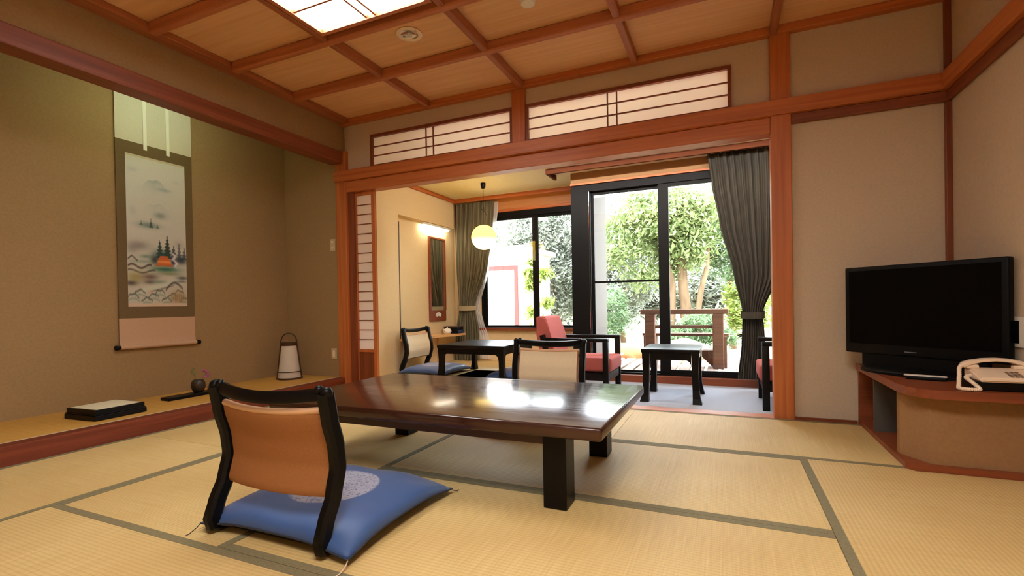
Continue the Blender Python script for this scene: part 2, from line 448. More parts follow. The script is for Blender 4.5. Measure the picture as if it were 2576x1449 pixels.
# narrow papered sliding screen
sj = thing('shoji_screen', 'narrow papered sliding screen with thin crossbars beside the left post', 'shoji screen', (-3.375, YB+.065, 0.0))
w = .125
f = MB()
f.box(-w, -w+.016, -.016, .016, .004, 2.02); f.box(w-.04, w, -.016, .016, .004, 2.02)
f.box(-w+.016, w-.04, -.0155, .0155, 1.985, 2.02); f.box(-w+.016, w-.04, -.0155, .0155, .375, .405)
f.box(-w+.016, w-.04, -.0155, .0155, .004, .05)
f.build('frame', M['cedar_z'], sj)
l = MB()
for k in range(1, 16): l.box(-w+.016, w-.04, -.010, .0, .405+k*.0988-.004, .405+k*.0988+.004)
l.build('lattice', M['dcedar_x'], sj)
MB().box(-w+.01, w-.03, .001, .003, .40, 1.99).build('paper', M['shoji'], sj)
MB().box(-w+.016, w-.04, -.006, .006, .05, .375).build('lower_panel', M['dcedar_z'], sj)

# ------------------------------------------------------------------ tatami mats
def tatami(x0, x1, y0, y1, axis, label, heri=True):
    cx, cy = (x0+x1)/2, (y0+y1)/2
    t = thing('tatami_mat', label, 'tatami mat', (cx, cy, -.055), 0, 'tatami mats on the main floor')
    X, Y, g, hw = (x1-x0)/2-.0012, (y1-y0)/2-.0012, 0, .034
    MB().box(-X, X, -Y, Y, 0, .055).build('mat_surface', M['tatami_'+axis], t)
    if heri:
        for s in (-1, 1):
            if axis == 'x': a = (-X, X, min(s*Y, s*(Y-hw)), max(s*Y, s*(Y-hw)))
            else: a = (min(s*X, s*(X-hw)), max(s*X, s*(X-hw)), -Y, Y)
            MB().box(a[0], a[1], a[2], a[3], .0545, .0562).build('border', M['heri'], t)
    return t
xa, xb, xc, xd, xe = XL+.002, -2.69, -1.63, .342, XR-.002
tatami(-.66, xe, 2.955, YB-.037, 'x', 'pale tatami mat lying before the right post, next to the corner cabinet')
tatami(xb, -.66, 2.955, YB-.037, 'x', 'tatami mat behind the low dining table along the threshold')
tatami(xa, xb, 2.0, YB-.037, 'y', 'tatami mat at the alcove step in the far left corner')
tatami(xa, xb, .1, 2.0, 'y', 'tatami mat at the alcove step left of the near floor chair')
tatami(xc, xd, 2.037, 2.955, 'x', 'tatami mat under the right half of the low dining table')
tatami(xb, xc, 2.037, 2.955, 'y', 'half tatami mat under the left end of the low dining table')
tatami(xc, xd, 1.147, 2.037, 'x', 'tatami mat in the foreground, right of the near floor chair')
tatami(xb, xc, 1.147, 2.037, 'y', 'half tatami mat under the near floor chair')
tatami(xd, xe, 1.1, 2.955, 'y', 'tatami mat along the right wall in front of the corner cabinet')
tatami(xb, -.66, .2, 1.147, 'x', 'tatami mat in the bottom left corner with clearly ridged weave')
# matting outside the frame, around and behind the viewer
struct('floor', MB().box(-.66, xd, .2, 1.145, -.055, 0).box(xb+.001, xd, YF, .198, -.055, 0), M['tatami_x'])
struct('floor', MB().box(xd+.001, xe, YF, 1.098, -.055, 0).box(xa, xb-.001, YF, .098, -.055, 0), M['tatami_y'])

# ------------------------------------------------------------------ ceiling lamp, downlight, detector
def room_lamp(loc, label, X, Y, pm):
    lp = thing('ceiling_lamp', label, 'ceiling lamp', loc, 0, 'papered ceiling lamps')
    f = MB()
    f.box(-X, X, Y-.03, Y, 0, .07); f.box(-X, X, -Y, -Y+.03, 0, .07)
    f.box(-X, -X+.03, -Y+.03, Y-.03, 0, .07); f.box(X-.03, X, -Y+.03, Y-.03, 0, .07)
    f.build('frame', M['batten_x'], lp)
    l = MB()
    for x in (-.035, .035): l.box(x-.007, x+.007, -Y+.03, Y-.03, .01, .026)
    for y in (.255, -.255): l.box(-X+.03, X-.03, y-.007, y+.007, .0105, .0255)
    l.build('lattice', M['batten_x'], lp)
    MB().box(-X+.03, X-.03, -Y+.03, Y-.03, .027, .032).build('shade_paper', M[pm], lp)
room_lamp((-2.06, 2.03, 2.69), 'papered ceiling lamp between the battens above the left end of the dining table', .44, .52, 'lamp_paper')
room_lamp((-.15, -.05, 2.69), 'added ceiling lamp, unseen above and behind the viewer', .44, .52, 'lamp_paper_fill')  # lamp added out of view to brighten the near floor

dl = thing('downlight', 'round chrome recessed downlight in the ceiling board', 'downlight', (-2.02, 2.88, ZC))
MB().lathe([(.058, 0), (.09, -.001), (.093, -.006), (.088, -.011), (.066, -.012), (.058, -.004), (.058, 0)], seg=36, cap=False).build('trim_ring', M['ivory'], dl, 60)
MB().lathe([(.064, -.008), (.055, -.004), (.036, -.0015), (.0, -.001)][:3]+[(.002, -.001)], seg=36, cap=False).build('reflector', M['steel'], dl, 60)
MB().ball((0, 0, -.008), .018, 2).build('bulb', M['white'], dl, 180)
MB().tube([(.075, -.03, -.010), (.075, -.03, -.03)], .008).build('tab', M['ivory'], dl, 60)
sd = thing('smoke_detector', 'round white smoke detector on the ceiling right of the downlight', 'smoke detector', (-1.105, 2.84, ZC))
MB().lathe([(.0551, 0), (.055, -.018), (.05, -.022)], seg=32).build('base', M['white'], sd, 40)
MB().lathe([(.05, -.022), (.05, -.045), (.043, -.057), (.028, -.061), (.004, -.062)], seg=32).build('sensor_cover', M['white'], sd, 40)

# ------------------------------------------------------------------ hanging scroll in the alcove
sc = thing('hanging_scroll', 'hanging scroll with misty mountain landscape on the alcove wall', 'hanging scroll', (XT, 2.615, .53))
# local: x out of the wall, y along it (left to right as seen), z up from the roller
HW = .305
def sheet(y0, y1, z0, z1, x, th=.003):
    return MB().box(x-th, x, y0, y1, z0, z1)
sheet(-HW, HW, 1.705, 2.14, .016).build('top_cloth', M['scrollpale'], sc)
sheet(-HW, HW, .25, 1.705, .016).build('mount', M['scrollmount'], sc)
b_ = MB()
V = b_.grid(lambda u, v: Vector((.016-.0+.012*max(0, 1-v*4)**2, -HW+2*HW*u, .02+.23*v)), 4, 10)
b_.build('lower_cloth', M['scrollpink'], sc, 180)
for y in (-.085, .098): sheet(y-.014, y+.014, 1.66, 2.14, .021, .0025).build('strip', M['futai'], sc)
MB().tube([(.026, -HW, .016), (.026, HW, .016)], .018, 14).build('roller', M['scrollpink'], sc, 60)
for s in (-1, 1):
    MB().tube([(.026, s*HW, .016), (.026, s*(HW+.012), .016), (.026, s*(HW+.03), .016), (.026, s*(HW+.036), .016)], [.014, .018, .021, .019], 14).build('roller_knob', M['black'], sc, 60)
MB().tube([(.01, -HW-.005, 2.145), (.01, HW+.005, 2.145)], .009, 10).build('top_rod', M['bronze'], sc, 60)

# painting: brush marks written into a colour attribute of a fine grid
PW, PH, NU, NV = .475, 1.26, 95, 250
def paint(u, v):
    """u 0..1 left to right, v 0..1 bottom to top -> sRGB"""
    x, y = u, v
    nz = lambda a, b: (math.sin(a*12.9+b*78.2)*43758.5) % 1
    def sm(a, b, t):
        t = max(0, min(1, (t-a)/(b-a))); return t*t*(3-2*t)
    c = [206-18*(1-v), 204-24*(1-v), 194-30*(1-v)]
    def blend(col, k):
        k = max(0, min(1, k))
        for i in range(3): c[i] = c[i]*(1-k)+col[i]*k
    def blob(cx, cy, rx, ry, col, k):
        d = ((x-cx)/rx)**2+((y-cy)/ry)**2
        if d < 6: blend(col, k*math.exp(-d))
    # distant peaks
    for cx, cy, sl, w, k in ((.47, .865, .16, .045, .5), (.5, .70, .1, .02, .25)):
        top = cy-abs(x-cx)*sl*1.4-.008*math.sin(x*31)
        if y < top: blend((120, 136, 142), k*math.exp(-(top-y)/w)*math.exp(-((x-cx)/.17)**2))
    blob(.62, .80, .12, .012, (128, 142, 150), .5); blob(.1, .9, .08, .015, (150, 160, 165), .3); blob(.84, .87, .07, .012, (165, 172, 176), .3)
    blob(.55, .62, .1, .022, (104, 120, 118), .65); blob(.1, .63, .05, .03, (150, 160, 160), .35)
    blob(.35, .545, .17, .02, (84, 104, 100), .7)
    def tree(cx, base, h, w, col, k):
        if base < y < base+h:
            ww = w*(1-(y-base)/h)*(1+.35*math.sin((y-base)*260))
            blend(col, k*(1-sm(ww*.6, ww, abs(x-cx))))
    tree(.39, .53, .065, .035, (58, 78, 74), .9); tree(.23, .54, .035, .03, (70, 90, 86), .7); tree(.5, .53, .03, .03, (70, 90, 86), .6)
    # middle hills and woodland
    blob(.18, .405, .17, .03, (104, 96, 92), .55); blob(.08, .38, .1, .03, (120, 108, 100), .4); blob(.87, .43, .08, .03, (150, 140, 138), .5)
    tree(.53, .33, .13, .075, (44, 52, 46), .95); tree(.66, .33, .17, .085, (40, 48, 42), .97); tree(.77, .34, .09, .06, (60, 66, 60), .9)
    tree(.87, .33, .125, .05, (84, 88, 90), .85); tree(.96, .33, .10, .05, (74, 78, 82), .85)
    blob(.57, .35, .14, .035, (36, 72, 62), .9); blob(.9, .325, .11, .028, (36, 50, 58), .95); blob(.44, .315, .07, .03, (40, 46, 46), .9)
    blob(.3, .335, .1, .012, (70, 110, 92), .6); blob(.77, .31, .05, .03, (40, 30, 34), .9)
    # thatched hut
    if .275 < y < .345:
        ww = .15-(y-.275)*1.2
        if abs(x-.6) < ww: blend((206, 96, 40) if (y < .30 or y > .315) else (236, 132, 62), .92)
    # waterfall
    fx = .76+.55*(.37-y)+.02*math.sin(y*130)
    if .26 < y < .37: blend((226, 214, 222), .9*math.exp(-((x-fx)/.03)**2))
    # green banks
    blob(.62, .255, .24, .02, (40, 92, 66), .9); blob(.25, .30, .2, .012, (100, 130, 110), .5)
    blob(.7, .225, .22, .012, (104, 112, 70), .6)
    def stroke(x0, x1, f, w, col, k):
        if x0 < x < x1: blend(col, k*math.exp(-((y-f(x))/w)**2))
    stroke(0, .16, lambda t: .335-abs(t-.07)*.35, .006, (60, 50, 44), .8)
    stroke(0, .38, lambda t: .268+.012*math.sin(t*22), .007, (60, 44, 36), .85); stroke(0, .45, lambda t: .235+.01*math.sin(t*16+1), .006, (70, 60, 50), .8)
    blob(.12, .195, .14, .035, (150, 134, 70), .75); blob(.36, .20, .13, .02, (92, 72, 64), .8); blob(.35, .165, .1, .015, (74, 62, 58), .7)
    blob(.05, .155, .1, .016, (58, 50, 44), .8); blob(.55, .165, .13, .012, (60, 96, 80), .6)
    # pale stream and rocks
    stroke(.2, 1, lambda t: .10+.13*(t-.2), .022, (198, 204, 186), .8)
    stroke(.35, .75, lambda t: .10+.11*(t-.35), .005, (110, 100, 84), .7); blob(.92, .2, .1, .012, (66, 62, 64), .85); blob(.9, .175, .09, .008, (80, 76, 78), .7)
    for k in range(9):
        cx, cy = .08+.11*k, .085+.03*math.sin(k*2.1)
        stroke(cx-.09, cx+.09, lambda t: cy-((t-cx)/.09)**2*.025+.004*math.sin(t*70), .006, (58, 70, 62), .75)
        stroke(cx-.08, cx+.1, lambda t: cy-.03-((t-cx)/.1)**2*.02, .007, (112, 142, 122), .55)
    stroke(.62, .92, lambda t: .115+.05*math.sin((t-.62)*10), .009, (52, 50, 46), .8)
    blob(.84, .06, .14, .05, (168, 136, 92), .75)
    for k in range(8):
        cx = .72+.035*k; stroke(cx-.012, cx+.012, lambda t: .055, .03, (120, 92, 62), .45)
    blob(.35, .10, .05, .012, (206, 168, 140), .7)
    if y < .022: blend((206, 180, 156), .9)
    if y > .985: blend((190, 170, 130), .6)
    g = 6*(nz(round(u*95), round(v*250))-.5)
    return [max(0, min(255, t+g)) for t in c]
pb = MB()
pb.grid(lambda u, v: Vector((.0185, -PW/2+PW*u, .345+PH*v)), NU, NV)
po = pb.build('painting', None, sc)
ca = po.data.color_attributes.new('ink', 'FLOAT_COLOR', 'POINT')
buf = []
for i in range(NU+1):
    for j in range(NV+1):
        buf += list(srgb(*paint(i/NU, j/NV)))
ca.data.foreach_set('color', buf)
m, nt, b, o = newmat('ink and colour on paper'); b.inputs['Roughness'].default_value = .75
at = N(nt, 'ShaderNodeVertexColor'); at.layer_name = 'ink'; nt.links.new(at.outputs['Color'], b.inputs['Base Color'])
po.data.materials.append(m)

# added tube lamp, unseen behind the beam, for the alcove glow
al = thing('ceiling_lamp', 'added greenish tube lamp, unseen behind the alcove beam above the scroll', 'lamp', (XL-.22, 2.5, 2.60))
MB().box(-.03, .03, -.45, .45, .03, .158, .005).build('housing', M['white'], al)
MB().tube([(0, -.42, .01), (0, .42, .01)], .014, 12).build('tube', emis('greenish white tube', srgb(228, 255, 214), 40), al, 180)

# alcove lantern
ln = thing('floor_lantern', 'small tapered paper lantern with bent wood handle in the alcove corner', 'lantern', (-4.17, 3.70, .108))
MB().lathe([(.125, 0), (.128, .008), (.125, .018)], seg=32).build('base', M['bronze'], ln, 50)
MB().lathe([(.112, .018), (.072, .345)], seg=32).build('paper_shade', M['washi'], ln, 60)
MB().lathe([(.075, .345), (.078, .35), (.078, .375), (.07, .378)], seg=32).build('top_ring', M['bronze'], ln, 50)
hp = [(s*(.118-.04*t), 0, .018+.36*t) for s, t in [(-1, k/6) for k in range(7)]] + [(-.078*math.cos(a), 0, .378+.095*math.sin(a)) for a in [PI*k/12 for k in range(1, 12)]] + [(s*(.118-.04*t), 0, .018+.36*t) for s, t in [(1, 1-k/6) for k in range(7)]]
rot = Matrix.Rotation(.6, 3, 'Z')
MB().tube([rot @ Vector(p) for p in hp], .0065, 8).build('handle', M['bronze'], ln, 60)
MB().lathe([(.1185, .075), (.1215, .079), (.1185, .083)], seg=32, cap=False).build('hoop', M['bronze'], ln, 50)

# tray + vase + blossom
vt = tag(MB().box(-.055, .055, -.26, .26, 0, .026, .004).build('display_board', M['black'], None, None, (-4.16, 2.72, .108)), 'long black lacquer board under the small vase', 'board')
va = thing('flower_vase', 'small brown round vase with a pink blossom on the black board', 'vase', (-4.165, 2.74, .134))
MB().lathe([(.03, 0), (.042, .01), (.056, .05), (.052, .085), (.04, .104), (.028, .11), (.024, .104), (.024, .08)], seg=26).build('pot', M['pot'], va, 70)
st = MB(); st.tube([(.01, .012, .09), (.016, .04, .125), (.02, .062, .165)], .0022, 6); st.tube([(0, -.005, .09), (-.008, -.03, .15), (-.01, -.035, .185)], .0018, 6)
st.build('stem', M['stem'], va)
pe = MB()
for k in range(11):
    a = k*2.4; pe.ball((.018+.016*math.cos(a), .058+.02*math.sin(a), .158+.014*((k*7) % 5-2)), .0135, 1, (1, 1, .6))
pe.build('blossom', M['petal'], va)
lf = MB()
for k in range(6): lf.ball((-.01+.01*math.cos(k), -.033+.012*math.sin(k*2), .15+.012*k), .009, 1, (.5, 1, 1))
lf.build('leaf', M['stem'], va)
# stacked black boxes
bx1 = thing('lacquer_box', 'lower wide black lacquer box on the alcove mat, under the paper topped one', 'box', (-4.02, 1.99, .1095), .06)
MB().box(-.165, .165, -.165, .165, 0, .034, .004).build('body', M['black'], bx1)
MB().box(-.162, .162, -.162, .162, .036, .042, .002).build('lid', M['black'], bx1)
bx2 = thing('lacquer_box', 'upper black lacquer tray holding a pale sheet, on the wide black box', 'box', (-4.02, 1.99, .1520), .06)
t_ = MB(); t_.box(-.155, .155, -.155, .155, 0, .006); t_.box(-.155, -.147, -.155, .155, .006, .03); t_.box(.147, .155, -.155, .155, .006, .03); t_.box(-.147, .147, -.155, -.147, .006, .03); t_.box(-.147, .147, .147, .155, .006, .03)
t_.build('tray', M['black'], bx2)
sh = thing('paper_stack', 'pale paper lying in the black lacquer tray', 'paper', (-4.02, 1.99, .1583), .06)
MB().box(-.142, .142, -.142, .142, 0, .025, .001).build('sheet', M['paper'], sh)

# wall plates in the alcove
def plate(loc, w, h, label, kind):
    t = thing('switch_plate' if kind == 's' else 'wall_outlet', label, 'switch' if kind == 's' else 'outlet', loc)
    MB().box(-w/2, w/2, -.008, 0, -h/2, h/2, .003).build('cover', M['beige'], t)
    if kind == 's':
        for z in (.03, -.03): MB().tube([(0, -.008, z), (0, -.013, z)], .012, 14).build('button', M['ivory'], t, 50)
    else:
        MB().box(-w*.22, w*.22, -.011, -.0075, -h*.3, h*.3, .002).build('socket', M['ivory'], t)
    return t
plate((-3.80, 3.965, 1.50), .07, .125, 'upper white switch plate with two round buttons on the alcove side wall', 's')
plate((-3.81, 3.965, .35), .07, .115, 'lower white outlet plate near the lantern on the alcove side wall', 'o')

# ------------------------------------------------------------------ low dining table
dt = thing('dining_table', 'large low lacquered dining table with glossy dark red top', 'table', (-1.30, 2.30, .0014))
MB().box(-.885, .865, -.50, .535, .312, .365, .012, 3).build('tabletop', M['tabletop'], dt, 40)
a_ = MB(); a_.box(-.60, .60, -.40, -.37, .255, .312); a_.box(-.60, .60, .37, .40, .255, .312); a_.box(-.66, -.63, -.32, .32, .255, .312); a_.box(.63, .66, -.32, .32, .255, .312)
a_.build('apron', M['darkwood'], dt)
for sx in (-1, 1):
    for sy in (-1, 1):
        x0, x1 = sorted((sx*.60, sx*.70)); y0, y1 = sorted((sy*.305, sy*.425))
        MB().box(x0, x1, y0, y1, 0, .312, .005).build('leg', M['black'], dt)

# ------------------------------------------------------------------ floor chairs
def zprof(z):
    P = [(0, -.03), (.05, -.034), (.11, -.012), (.19, .027), (.285, .052), (.36, .044), (.46, .016), (.57, -.004), (.7, -.02)]
    for (a, y0), (b, y1) in zip(P, P[1:]):
        if z <= b:
            t = (z-a)/(b-a); t = t*t*(3-2*t)*.4+t*.6
            return y0+(y1-y0)*t
    return P[-1][1]
def make_zaisu(label, loc, rz):
    t = thing('floor_chair', label, 'floor chair', loc, rz, 'legless floor chairs')
    for s in (-1, 1):
        pts = [(s*.262, .40, .018), (s*.262, .2, .018), (s*.264, .04, .018), (s*.265, -.004, .021), (s*.265, -.024, .034)]
        pts += [(s*.267, zprof(z), z) for z in [.06+.02*k for k in range(25)]]
        pts += [(s*.268, zprof(.55), .55)]
        sf = MB().sweep(pts, (1, 0, 0), [.036]*4+[.042]*27, [.036]*4+[.058]*27)
        sf = sf.build('side_frame', M['black'], t, 35)
        MB().ball((s*.274, zprof(.56), .552), .022, 2, (1, 1, .95)).build('finial', M['black'], sf, 180)
    r = MB()
    rail = [(x/100, zprof(.54)-.035*(1-(x/25)**2), .545-.018*(1-(x/25)**2)) for x in range(-25, 26, 2)]
    r.sweep(rail, (0, .25, 1), .044, .028)
    for s in (-1, 1): r.ball((s*.243, zprof(.55)-.004, .560), .017, 2)
    r.build('top_rail', M['black'], t, 40)
    HWp = .237
    p = MB()
    def front(u, v, off):
        x = -HWp+2*HWp*u; z = .185+.305*v
        q = 1-(x/HWp)**2
        zz = z-.012*q*v
        th = off*(1 if 0 < v < 1 else .35)
        return Vector((x, zprof(z)-.03*q+th, zz))
    A = p.grid(lambda u, v: front(u, v, .012), 16, 20); B = p.grid(lambda u, v: front(u, v, -.012), 16, 20)
    bd = lambda G: [G[i][0] for i in range(16)]+[G[16][j] for j in range(20)]+[G[i][20] for i in range(16, 0, -1)]+[G[0][j] for j in range(20, 0, -1)]
    ra, rb = bd(A), bd(B)
    for k in range(len(ra)): p.bm.faces.new((ra[k], ra[(k+1) % len(ra)], rb[(k+1) % len(ra)], rb[k]))
    p = p.build('back_panel', M['chairpanel'], t, 60)
    br = MB()
    br.tube([(-HWp, zprof(.49)-.003, .487)]+[(x/100, zprof(.49)-.03*(1-(x/23.7)**2), .487-.012*(1-(x/23.7)**2)) for x in range(-22, 23, 4)]+[(HWp, zprof(.49)-.003, .487)], .0125, 10)
    br.build('rolled_edge', M['rolled'], p, 60)
    p2 = MB()
    A = p2.grid(lambda u, v: front(.02+.96*u, .03+.94*v, .020 if 0 < u < 1 else .013), 16, 18); B = p2.grid(lambda u, v: front(.02+.96*u, .03+.94*v, .012), 16, 18)
    bd2 = lambda G: [G[i][0] for i in range(16)]+[G[16][j] for j in range(18)]+[G[i][18] for i in range(16, 0, -1)]+[G[0][j] for j in range(18, 0, -1)]
    ra, rb = bd2(A), bd2(B)
    for k in range(len(ra)): p2.bm.faces.new((ra[k], ra[(k+1) % len(ra)], rb[(k+1) % len(rb)], rb[k]))
    p2.build('backrest_pad', M['chairpad'], t, 60)['label'] = 'pale front padding of the backrest'
    for z in (.23, .45):
        for s in (-1, 1):
            MB().box(min(s*.234, s*.25), max(s*.234, s*.25), zprof(z)-.008, zprof(z)+.008, z-.012, z+.012).build('panel_pin', M['black'], p)
    MB().box(-.245, .245, .02, .40, .006, .019, .003).build('seat_board', M['black'], t)
    return t
near_chair = make_zaisu('black framed floor chair with tan back panel in front of the low dining table', (-1.51, 1.245, .0015), 0.015)
dup(near_chair, (-1.243, 3.52, .0015), PI, 'black framed floor chair facing the viewer behind the low dining table')
dup(near_chair, (-3.63, 5.19, .001), math.radians(-90), 'black framed floor chair with whitish back by the cream wall of the inner room')

def make_cushion(label, loc, rz, seed, tassel=True):
    t = thing('seat_cushion', label, 'cushion', loc, rz, 'blue floor cushions')
    rnd = random.Random(seed)
    ph = [rnd.uniform(0, 6) for _ in range(6)]
    HX, HY, n = .36, .325, 44
    def pos(u, v, top):
        a, b = 2*u-1, 2*v-1
        ex = 1-.045*(1-b*b)*(1); ey = 1-.045*(1-a*a)
        x, y = a*HX*ex, b*HY*ey
        k = max(0, (1-abs(a)**3.2))*max(0, (1-abs(b)**3.2)); k = k**.42
        cr = math.exp(-((abs(a)-1)**2+(abs(b)-1)**2)/.10)
        wr = .006*math.sin(9*a+4*b+ph[0])*(abs(b)**3)+.006*math.sin(7*b-5*a+ph[1])*(abs(a)**3)
        if top: return Vector((x, y, .026+.066*k*(1-.12*math.exp(-(a*a+b*b)*3))+wr*k-.020*cr))
        return Vector((x, y, .026-.026*min(1, k*1.25)-.020*cr))
    m_ = MB()
    A = m_.grid(lambda u, v: pos(u, v, True), n, n); B = m_.grid(lambda u, v: pos(u, v, False), n, n)
    bd = lambda G: [G[i][0] for i in range(n)]+[G[n][j] for j in range(n)]+[G[i][n] for i in range(n, 0, -1)]+[G[0][j] for j in range(n, 0, -1)]
    ra, rb = bd(A), bd(B)
    ring = [v.co.copy() for v in ra]
    bmesh.ops.remove_doubles(m_.bm, verts=m_.bm.verts[:], dist=.0003)
    cbod = m_.build('cushion_body', M['zabuton'], t, 180)
    MB().tube([p for p in ring[::2]]+[ring[0]], .0035, 6, False).build('piping', M['darkthread'], cbod, 180)
    if tassel:
        for i, (sx, sy) in enumerate(((1, -1), (-1, -1), (1, 1), (-1, 1))):
            x, y = sx*HX, sy*HY
            MB().tube([(x, y, .006), (x+sx*.003, y+sy*.012, -.006), (x+sx*.004, y+sy*.04, -.0175), (x+sx*.002, y+sy*.055, -.0175)], .0017 if i else .002, 6).build('tassel', M['thread'] if i == 0 else M['darkthread'], cbod, 180)
    return t
cz = .021
make_cushion('blue cushion with silver medallion on the near floor chair', (-1.485, 1.535, cz), .0, 3)
make_cushion('blue cushion on the floor chair behind the low dining table', (-1.243, 3.17, cz), PI, 4, False)
make_cushion('blue cushion on the floor chair by the cream wall', (-3.335, 5.19, cz), math.radians(-90), 5, False)
make_cushion('blue cushion lying right of the small black table in the inner room', (-2.19, 5.235, .001), PI/2, 6, False)

# ------------------------------------------------------------------ corner cabinet, television, telephone
cb = thing('corner_cabinet', 'low corner cabinet with wooden top and plaster front under the television', 'cabinet', (XR, 3.92, 0))
ox, oy = XR, 3.92
pl = lambda pts: [(x-ox, y-oy) for x, y in pts]
MB().prism(pl([(.80, 3.915), (.795, 2.96), (.83, 2.93), (XR-.002, 2.93), (XR-.002, 3.915)]), .001, .03).build('plinth', M['plinth'], cb)
MB().prism(pl([(.79, 3.915), (.785, 3.06), (.80, 2.97), (.83, 2.905), (.88, 2.872), (.96, 2.86), (XR-.002, 2.86), (XR-.002, 3.915)]), .362, .403).build('worktop', M['plinth'], cb)
MB().prism(pl([(.815, 3.16), (.815, 3.115), (.90, 2.965), (XR-.002, 2.965), (XR-.002, 2.99), (.91, 2.99), (.835, 3.16)]), .03, .362).build('front_panel', M['cabplaster'], cb)
MB().prism(pl([(.80, 3.912), (.80, 3.885), (1.22, 3.885), (1.22, 3.912)]), .03, .362).build('side_panel', M['plinth'], cb)
MB().prism(pl([(1.2, 3.884), (1.2, 3.0), (1.22, 3.0), (1.22, 3.884)]), .03, .362).build('back_panel', M['dcedar_z'], cb)
MB().prism(pl([(.812, 3.60), (.812, 3.585), (1.199, 3.585), (1.199, 3.60)]), .03, .361).build('divider', M['outgrey'], cb)

pL, pR = Vector((.70, 3.735)), Vector((1.268, 3.165))
cen = (pL+pR)/2; wtv = (pR-pL).length; ang = math.atan2(pR.y-pL.y, pR.x-pL.x)
tv = thing('television', 'black flat television standing on the corner cabinet', 'television', (cen.x, cen.y, .403), ang)
MB().box(-wtv/2, wtv/2, 0, .05, .095, .63, .008, 3).build('casing', M['tvcase'], tv, 40)
MB().box(-wtv/2+.028, wtv/2-.028, -.002, .001, .155, .605).build('screen', M['tvscreen'], tv)
MB().box(-.24, .24, .05, .085, .16, .52, .02).build('rear_housing', M['tvcase'], tv)
MB().box(-.31, .31, .012, .06, .02, .11, .006).build('neck', M['tvcase'], tv)
MB().lathe([(.29, 0), (.29, .014), (.275, .024), (.05, .03)], seg=40).build('stand', M['tvcase'], tv, 40).scale = (1, .6, 1)
MB().box(-.06, .0, -.0025, .0, .118, .123).build('badge', mat('grey badge', srgb(110, 110, 112), None, .4), tv)

ph = thing('telephone', 'ivory desk telephone with coiled cord on the corner cabinet', 'telephone', (1.165, 2.985, .403))
MB().box(-.12, .112, -.07, .085, 0, .042, .004).build('base_tray', M['black'], ph)
b_ = MB().prism([(-.085, .042), (.085, .042), (.085, .092), (.03, .092), (-.085, .062)], -.105, .108, 'x')
bmesh.ops.bevel(b_.bm, geom=b_.bm.edges[:], offset=.007, segments=2, affect='EDGES')
phb = b_.build('body', M['ivory'], ph, 40)
hs = [(-.125, .05, .098), (-.118, .05, .108), (-.09, .05, .120), (-.05, .05, .130), (0, .05, .134), (.05, .05, .130), (.08, .05, .122), (.105, .05, .110), (.112, .05, .1)]
MB().sweep(hs, (0, 1, 0), [.042, .05, .048, .042, .04, .042, .048, .05, .042], [.02, .024, .022, .018, .017, .018, .022, .024, .02]).build('handset', M['ivory'], ph, 50)
for x_a, x_b in ((-.115, -.065), (.06, .105)): MB().box(x_a, x_b, .03, .07, .09, .109, .006).build('handset_cup', M['ivory'], ph)
for i in range(3):
    for j in range(4):
        MB().box(.008+i*.017, .02+i*.017, -.07+j*.018, -.06+j*.018, .066+j*.0035, .0715+j*.0045).build('key', mat('dark key', srgb(120, 96, 78), None, .5) if (i+j) == 0 else bpy.data.materials['dark key'], phb)
cp = [(-.118, .05, .10), (-.14, .03, .095), (-.155, -.01, .06), (-.17, -.05, .022), (-.178, -.075, .010), (-.165, -.10, .010), (-.13, -.105, .010), (-.112, -.098, .012), (-.12, -.07, .03), (-.135, -.03, .052), (-.12, -.0, .058), (-.105, .01, .06)]
def smooth_path(p, k=6):
    p = [Vector(a) for a in p]; o = []
    for i in range(len(p)-1):
        p0, p1, p2, p3 = p[max(i-1, 0)], p[i], p[i+1], p[min(i+2, len(p)-1)]
        for s in range(k):
            t = s/k
            o.append(.5*((2*p1)+(-p0+p2)*t+(2*p0-5*p1+4*p2-p3)*t*t+(-p0+3*p1-3*p2+p3)*t**3))
    o.append(p[-1]); return o
core = smooth_path(cp, 20)
MB().tube(core, [.0085+.0012*math.sin(i*1.4) for i in range(len(core))], 8).build('cord', M['ivory'], ph, 180)
rm = thing('remote_control', 'white and black remote control lying before the television', 'remote', (.965, 3.215, .403), -.35)
MB().box(-.09, .07, -.022, .022, 0, .018, .005).build('case', M['tvcase'], rm, 40)
MB().box(-.10, .075, -.012, .024, .018, .024, .002).build('cover_plate', M['white'], rm)
ws = thing('wall_outlet', 'white outlet plate on the right wall behind the television', 'outlet', (XR, 3.185, .66), -PI/2)
MB().box(-.035, .075, -.010, 0, -.075, .075, .003).build('cover', M['white'], ws)
MB().box(-.028, .03, -.013, -.008, -.055, .055, .003).build('socket', M['blackframe'], ws)

# ------------------------------------------------------------------ inner room shell
fl = MB()
PX0, PX1, PY0, PY1 = -2.98, -2.54, 4.92, 5.585
XS = -1.84
fl.box(AX0, XS, YB+.10, PY0, -.2, 0); fl.box(AX0, PX0, PY0, PY1, -.2, 0); fl.box(PX1, XS, PY0, PY1, -.2, 0); fl.box(AX0, XS, PY1, AY_W, -.2, 0)
struct('floor', fl, M['annex_mat'])
pit = MB(); pit.box(PX0, PX1, PY0, PY1, -.38, -.36); pit.box(PX0, PX1, PY1, PY1+.01, -.36, -.006); pit.box(PX0, PX1, PY0-.01, PY0, -.36, -.006); pit.box(PX1, PX1+.01, PY0, PY1, -.36, -.006)
struct('floor_pit', pit, M['darkwood'])
struct('floor_pit', MB().box(PX0-.01, PX0, PY0, PY1, -.36, -.004), M['scrollpink'])  # beige puts the window light on this side into its colour
struct('floor', box(XS, AX1, YB+.10, 5.68, -.2, CZ), M['carpet'])
struct('trim_60', MB().box(XS, AX1, 5.68, 5.84, -.2, .0, .003), M['dcedar_x'])
